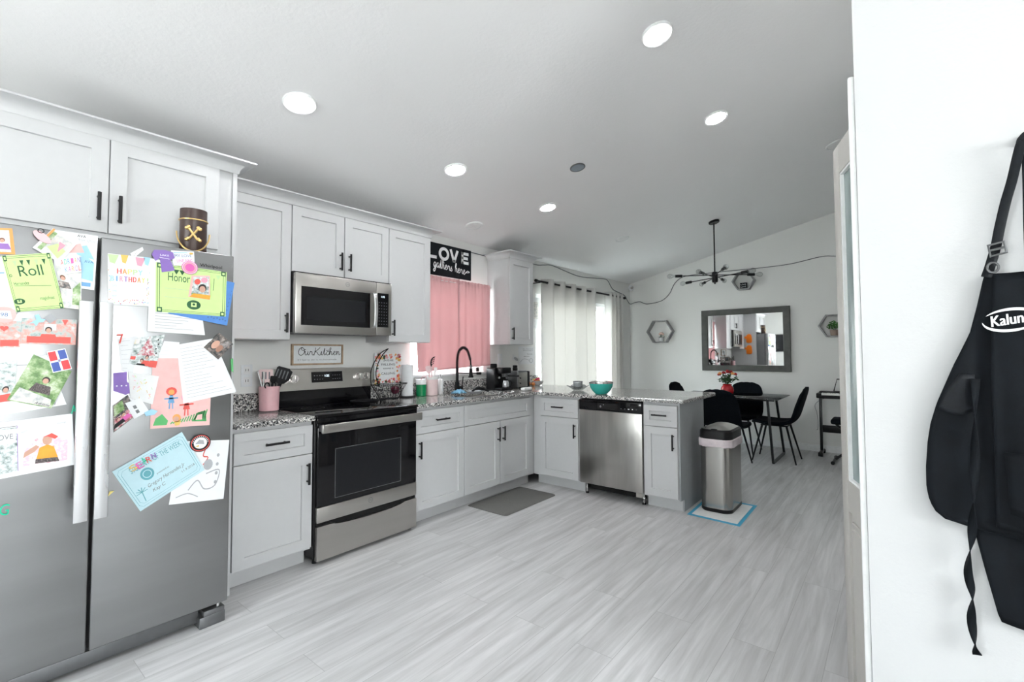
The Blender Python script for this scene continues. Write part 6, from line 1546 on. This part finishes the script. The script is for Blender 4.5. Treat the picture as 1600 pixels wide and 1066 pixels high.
# ================================================================ keyboard on its stand, stool
t = thing('digital_piano', 'black digital keyboard against the dining wall', 'piano', (5.84, -3.16, .70))
obj('case', MB().box((5.715, -3.64, .712), (5.955, -2.695, .775), 'satin_black', .012, 3), t)
mb = MB(); mb.box((5.707, -3.58, .752), (5.80, -2.755, .779), 'piano_white', .002)
obj('white_keys', mb, t, label='row of white keys')
mb = MB()
for k in range(35):
    if k % 7 not in (2, 6): y = -2.755-(k+1)*.0236; mb.box((5.735, y-.005, .7785), (5.80, y+.005, .788), 'gloss_black')
obj('black_keys', mb, t, label='row of black keys')
obj('control_deck', MB().box((5.802, -3.60, .7752), (5.945, -2.72, .792), 'matte_black', .003), t)
pts = [V((5.90, -2.87, .793)), V((5.925, -2.905, .945)), V((5.925, -3.40, .945)), V((5.90, -3.435, .793))]
mb = MB().tube(pts, .007, 'satin_black', 8); mb.tube([pts[0], pts[3]], .006, 'satin_black', 8)
obj('music_rest', mb, t)
t = thing('keyboard_stand', 'black metal stand with a cross panel under the keyboard', 'stand', (5.84, -3.16, 0))
for y in (-2.735, -3.60):
    obj('leg', MB().box((5.765, y-.016, .05), (5.805, y+.016, .7105), 'satin_black', .004), t)
    obj('foot', MB().box((5.63, y-.018, .028), (5.93, y+.018, .058), 'satin_black', .006).cyl((5.65, y-.024, .026), (5.65, y+.024, .026), .025, .025, 'matte_black', 16).cyl((5.91, y-.024, .026), (5.91, y+.024, .026), .025, .025, 'matte_black', 16), t)
obj('cross_panel', MB().box((5.778, -3.585, .285), (5.795, -2.75, .375), 'satin_black', .003), t)
mb = MB().tube(catmull([(5.90, -2.78, .708), (5.88, -2.70, .66), (5.87, -2.660, .60), (5.87, -2.68, .52), (5.88, -2.69, .42), (5.93, -2.68, .30), (5.975, -2.66, .28)], 6), .003, 'ink_grey', 6); tag(obj('power_cable', mb), 'thin cable hanging down beside the keyboard stand leg', 'cable')
t = thing('piano_stool', 'black padded folding stool in front of the keyboard', 'stool', (5.42, -3.15, 0))
obj('seat', MB().box((5.27, -3.43, .455), (5.57, -2.885, .515), 'fabric_black', .022, 3), t)
for s in (-1, 1):
    obj('leg', MB().tube([(5.42+s*.05, -3.38, .452), (5.42+s*.05, -2.905, .022)] if s > 0 else [(5.42+s*.05, -2.93, .452), (5.42+s*.05, -3.405, .022)], .014, 'satin_black', 8), t)
for y in (-2.90, -3.41):
    mb = MB().cyl((5.25, y, .020), (5.60, y, .020), .015, .015, 'satin_black', 12)
    for x in (5.24, 5.60): mb.cyl((x, y, .0205), (x+.03, y, .0205), .0200, .0200, 'matte_black', 14)
    obj('foot_bar', mb, t)

# ================================================================ apron on the entry wall
t = thing('wall_hook', 'small black hook holding the apron', 'hook', (.59, -3.765, 1.80))
obj('hook', MB().cyl((.5995, -3.768, 1.80), (.592, -3.768, 1.80), .014, .014, 'satin_black', 16).tube([(.594, -3.768, 1.80), (.560, -3.768, 1.795), (.552, -3.768, 1.812)], .004, 'satin_black', 8), t)
t = thing('apron', 'black apron with white oval lettering hanging on the white wall', 'apron', (.58, -3.80, .62))
CY = -3.815
def edge(tab, z):
    for (z1, y1), (z2, y2) in zip(tab, tab[1:]):
        if z2 <= z <= z1: k = (z1-z)/(z1-z2); return y1+(y2-y1)*k
    return tab[-1][1] if z < tab[-1][0] else tab[0][1]
LT = [(1.478, -3.686), (1.461, -3.682), (1.40, -3.670), (1.334, -3.655), (1.254, -3.622), (1.154, -3.586), (1.10, -3.572), (1.053, -3.565), (.99, -3.560), (.936, -3.5595), (.90, -3.565), (.873, -3.578), (.858, -3.598), (.850, -3.622), (.8455, -3.66)]
def fold(y, z): return .006*math.sin(38*y+3*z)+.004*math.sin(71*y-6*z)+.003*math.sin(16*z+20*y)
def sheet(tab, x, zlo, name, side=2*CY, nv=40, nu=34, m='apron_cloth', parent=None, label=None, yr=None):
    zh = tab[0][0]
    def fn(a, b):
        z = zh-(zh-zlo)*b; yl = edge(tab, z); y2 = yr if yr is not None else side-yl
        y = yl+(y2-yl)*a; return V((x+fold(y, z)*min(1, 6*min(a, 1-a)+.25), y, z-.012*math.sin(PI*a)*b))
    return obj(name, MB().grid(fn, nu, nv, m), parent, mods=(solid(.003),), sharp=70, label=label)
sheet(LT, .578, .8455, 'skirt', parent=t)
sheet([(.90, -3.640), (.84, -3.650), (.74, -3.668), (.64, -3.688), (.632, -3.692)], .588, .632, 'lower_hem', parent=t, nv=16)
# overlapping front panel with seam and pocket
sheet([(1.470, -3.700), (1.25, -3.690), (1.05, -3.690), (.86, -3.688)], .568, .862, 'front_panel', parent=t)
sheet([(1.045, -3.705), (.90, -3.712)], .560, .90, 'pocket', parent=t, nu=16, nv=8)
sheet([(1.23, -3.632), (1.18, -3.600), (1.14, -3.588)], .570, 1.14, 'side_fold', parent=t, nu=10, nv=8, yr=-3.66, m='apron_strap')
def ribbon(name, pts, w, m, twist=0, label=None, parent=t, t0=0):
    P = catmull(pts, 8); n = len(P)-1
    def fn(a, b):
        i = min(n, int(round(a*n))); p = P[i]; d = (P[min(n, i+1)]-P[max(0, i-1)]).normalized(); s = d.cross(V((1, 0, 0))).normalized(); q = t0+twist*a
        o = (s*math.cos(q)+V((1, 0, 0))*math.sin(q)); return p+o*w*(b-.5)
    return obj(name, MB().grid(fn, n, 2, m), parent, mods=(solid(.0022),), sharp=70, label=label)
ribbon('neck_strap', [(.570, -3.688, 1.470), (.574, -3.697, 1.50), (.574, -3.708, 1.545), (.574, -3.716, 1.59), (.572, -3.728, 1.65), (.568, -3.740, 1.70), (.560, -3.756, 1.78), (.557, -3.768, 1.803), (.557, -3.782, 1.798)], .020, 'apron_strap', .7)
ribbon('neck_strap', [(.557, -3.764, 1.800), (.560, -3.770, 1.786), (.566, -3.771, 1.70), (.570, -3.770, 1.60), (.570, -3.769, 1.475)], .028, 'apron_strap', 0)
mb = MB(); frame = [(.566, -3.697, 1.520), (.566, -3.725, 1.526), (.566, -3.721, 1.553), (.566, -3.693, 1.547)]; mb.tube(frame, .0035, 'dark_steel', 6, True); mb.tube([(.566, -3.695, 1.5335), (.566, -3.723, 1.5395)], .003, 'dark_steel', 6); obj('buckle', mb, t)
mb = MB(); mb.tube([V((.566, -3.700+.010*math.cos(a), 1.492+.012*math.sin(a))) for a in [2*PI*k/18 for k in range(18)]], .0028, 'dark_steel', 6, True); obj('ring', mb, t)
ribbon('waist_tie', [(.560, -3.660, 1.22), (.558, -3.655, 1.10), (.557, -3.652, .98), (.560, -3.645, .88), (.566, -3.642, .82), (.575, -3.634, .74), (.578, -3.641, .68), (.578, -3.637, .62), (.577, -3.643, .56), (.577, -3.645, .540)], .018, 'apron_cloth', 16)
# white oval logo
fn = lambda u, v: V((.5545, -3.725-u, 1.362+v)); mb = MB()
TI = .16
def rot(u, v): return (u*math.cos(TI)-v*math.sin(TI), u*math.sin(TI)+v*math.cos(TI))
def arcw(a0, a1, w0): 
    n = 26; A, B = [], []
    for k in range(n+1):
        a = a0+(a1-a0)*k/n; w = w0*max(0, math.sin(PI*k/n))**.7+.0004; A.append(rot((.050)*math.cos(a), .0285*math.sin(a))); B.append(rot((.050-w)*math.cos(a), (.0285-w)*math.sin(a)))
    mb.add([fn(*p) for p in A+B], [(k, k+1, n+1+k+1, n+1+k) for k in range(n)], 'letter_white')
arcw(-.25, PI*.80, .0065); arcw(PI*.97, PI*1.80, .0065)
for q in (-.0008, 0, .0008): mb.text(lambda u, v: fn(u, v)-V((.0001*(1+q*500), 0, 0)), 'Kaluns', q, -.0105, .027, 'letter_white', width=.066, rot=TI, shear=.12)
obj('logo', mb, t, label='white oval with slanted lettering', recalc=False)

# ================================================================ things seen in the mirror
t = thing('framed_picture', 'dark framed picture hanging on the side of the wall cabinet, seen in the mirror', 'picture', (3.02, -.17, 1.50))
mb = MB()
for q in (((-.28, 1.50), (-.255, 1.86)), ((-.085, 1.50), (-.06, 1.86)), ((-.255, 1.50), (-.085, 1.525)), ((-.255, 1.835), (-.085, 1.86))): mb.box((3.0115, q[0][0], q[0][1]), (3.030, q[1][0], q[1][1]), 'dark_steel')
obj('frame', mb, t); obj('print', MB().box((3.0115, -.255, 1.525), (3.018, -.085, 1.835), 'photo_dark'), t)
def mitt(z0, label, y=-.45):
    P = [(-.06, 0), (.06, 0), (.07, .10), (.10, .11), (.115, .15), (.09, .165), (.07, .15), (.055, .20), (0, .225), (-.055, .20), (-.07, .10)]
    pts = [(p.x, p.y) for p in catmull([(a, b, 0) for a, b in P], 3, True)]
    rg_ = [[V((x, y+u*s_, z0+.11+(v-.11)*s_)) for u, v in pts] for x, s_ in ((.002, .94), (.008, 1), (.020, 1), (.026, .93))]
    tag(obj('oven_mitt', MB().rings(rg_, 'orange_cloth')), label, 'oven mitt')
mitt(1.55, 'orange oven mitt high on the panel beside the refrigerator, seen in the mirror')
mitt(1.26, 'orange oven mitt lower on the panel beside the refrigerator, seen in the mirror')
t = thing('television', 'dark flat television on the left wall, seen in the mirror', 'television', (-3.17, -.55, 1.2))
obj('screen', MB().box((-3.175, -1.02, 1.32), (-3.165, -.08, 1.85), 'glass_black'), t); obj('casing', MB().box((-3.199, -1.03, 1.31), (-3.176, -.07, 1.86), 'satin_black', .004), t)
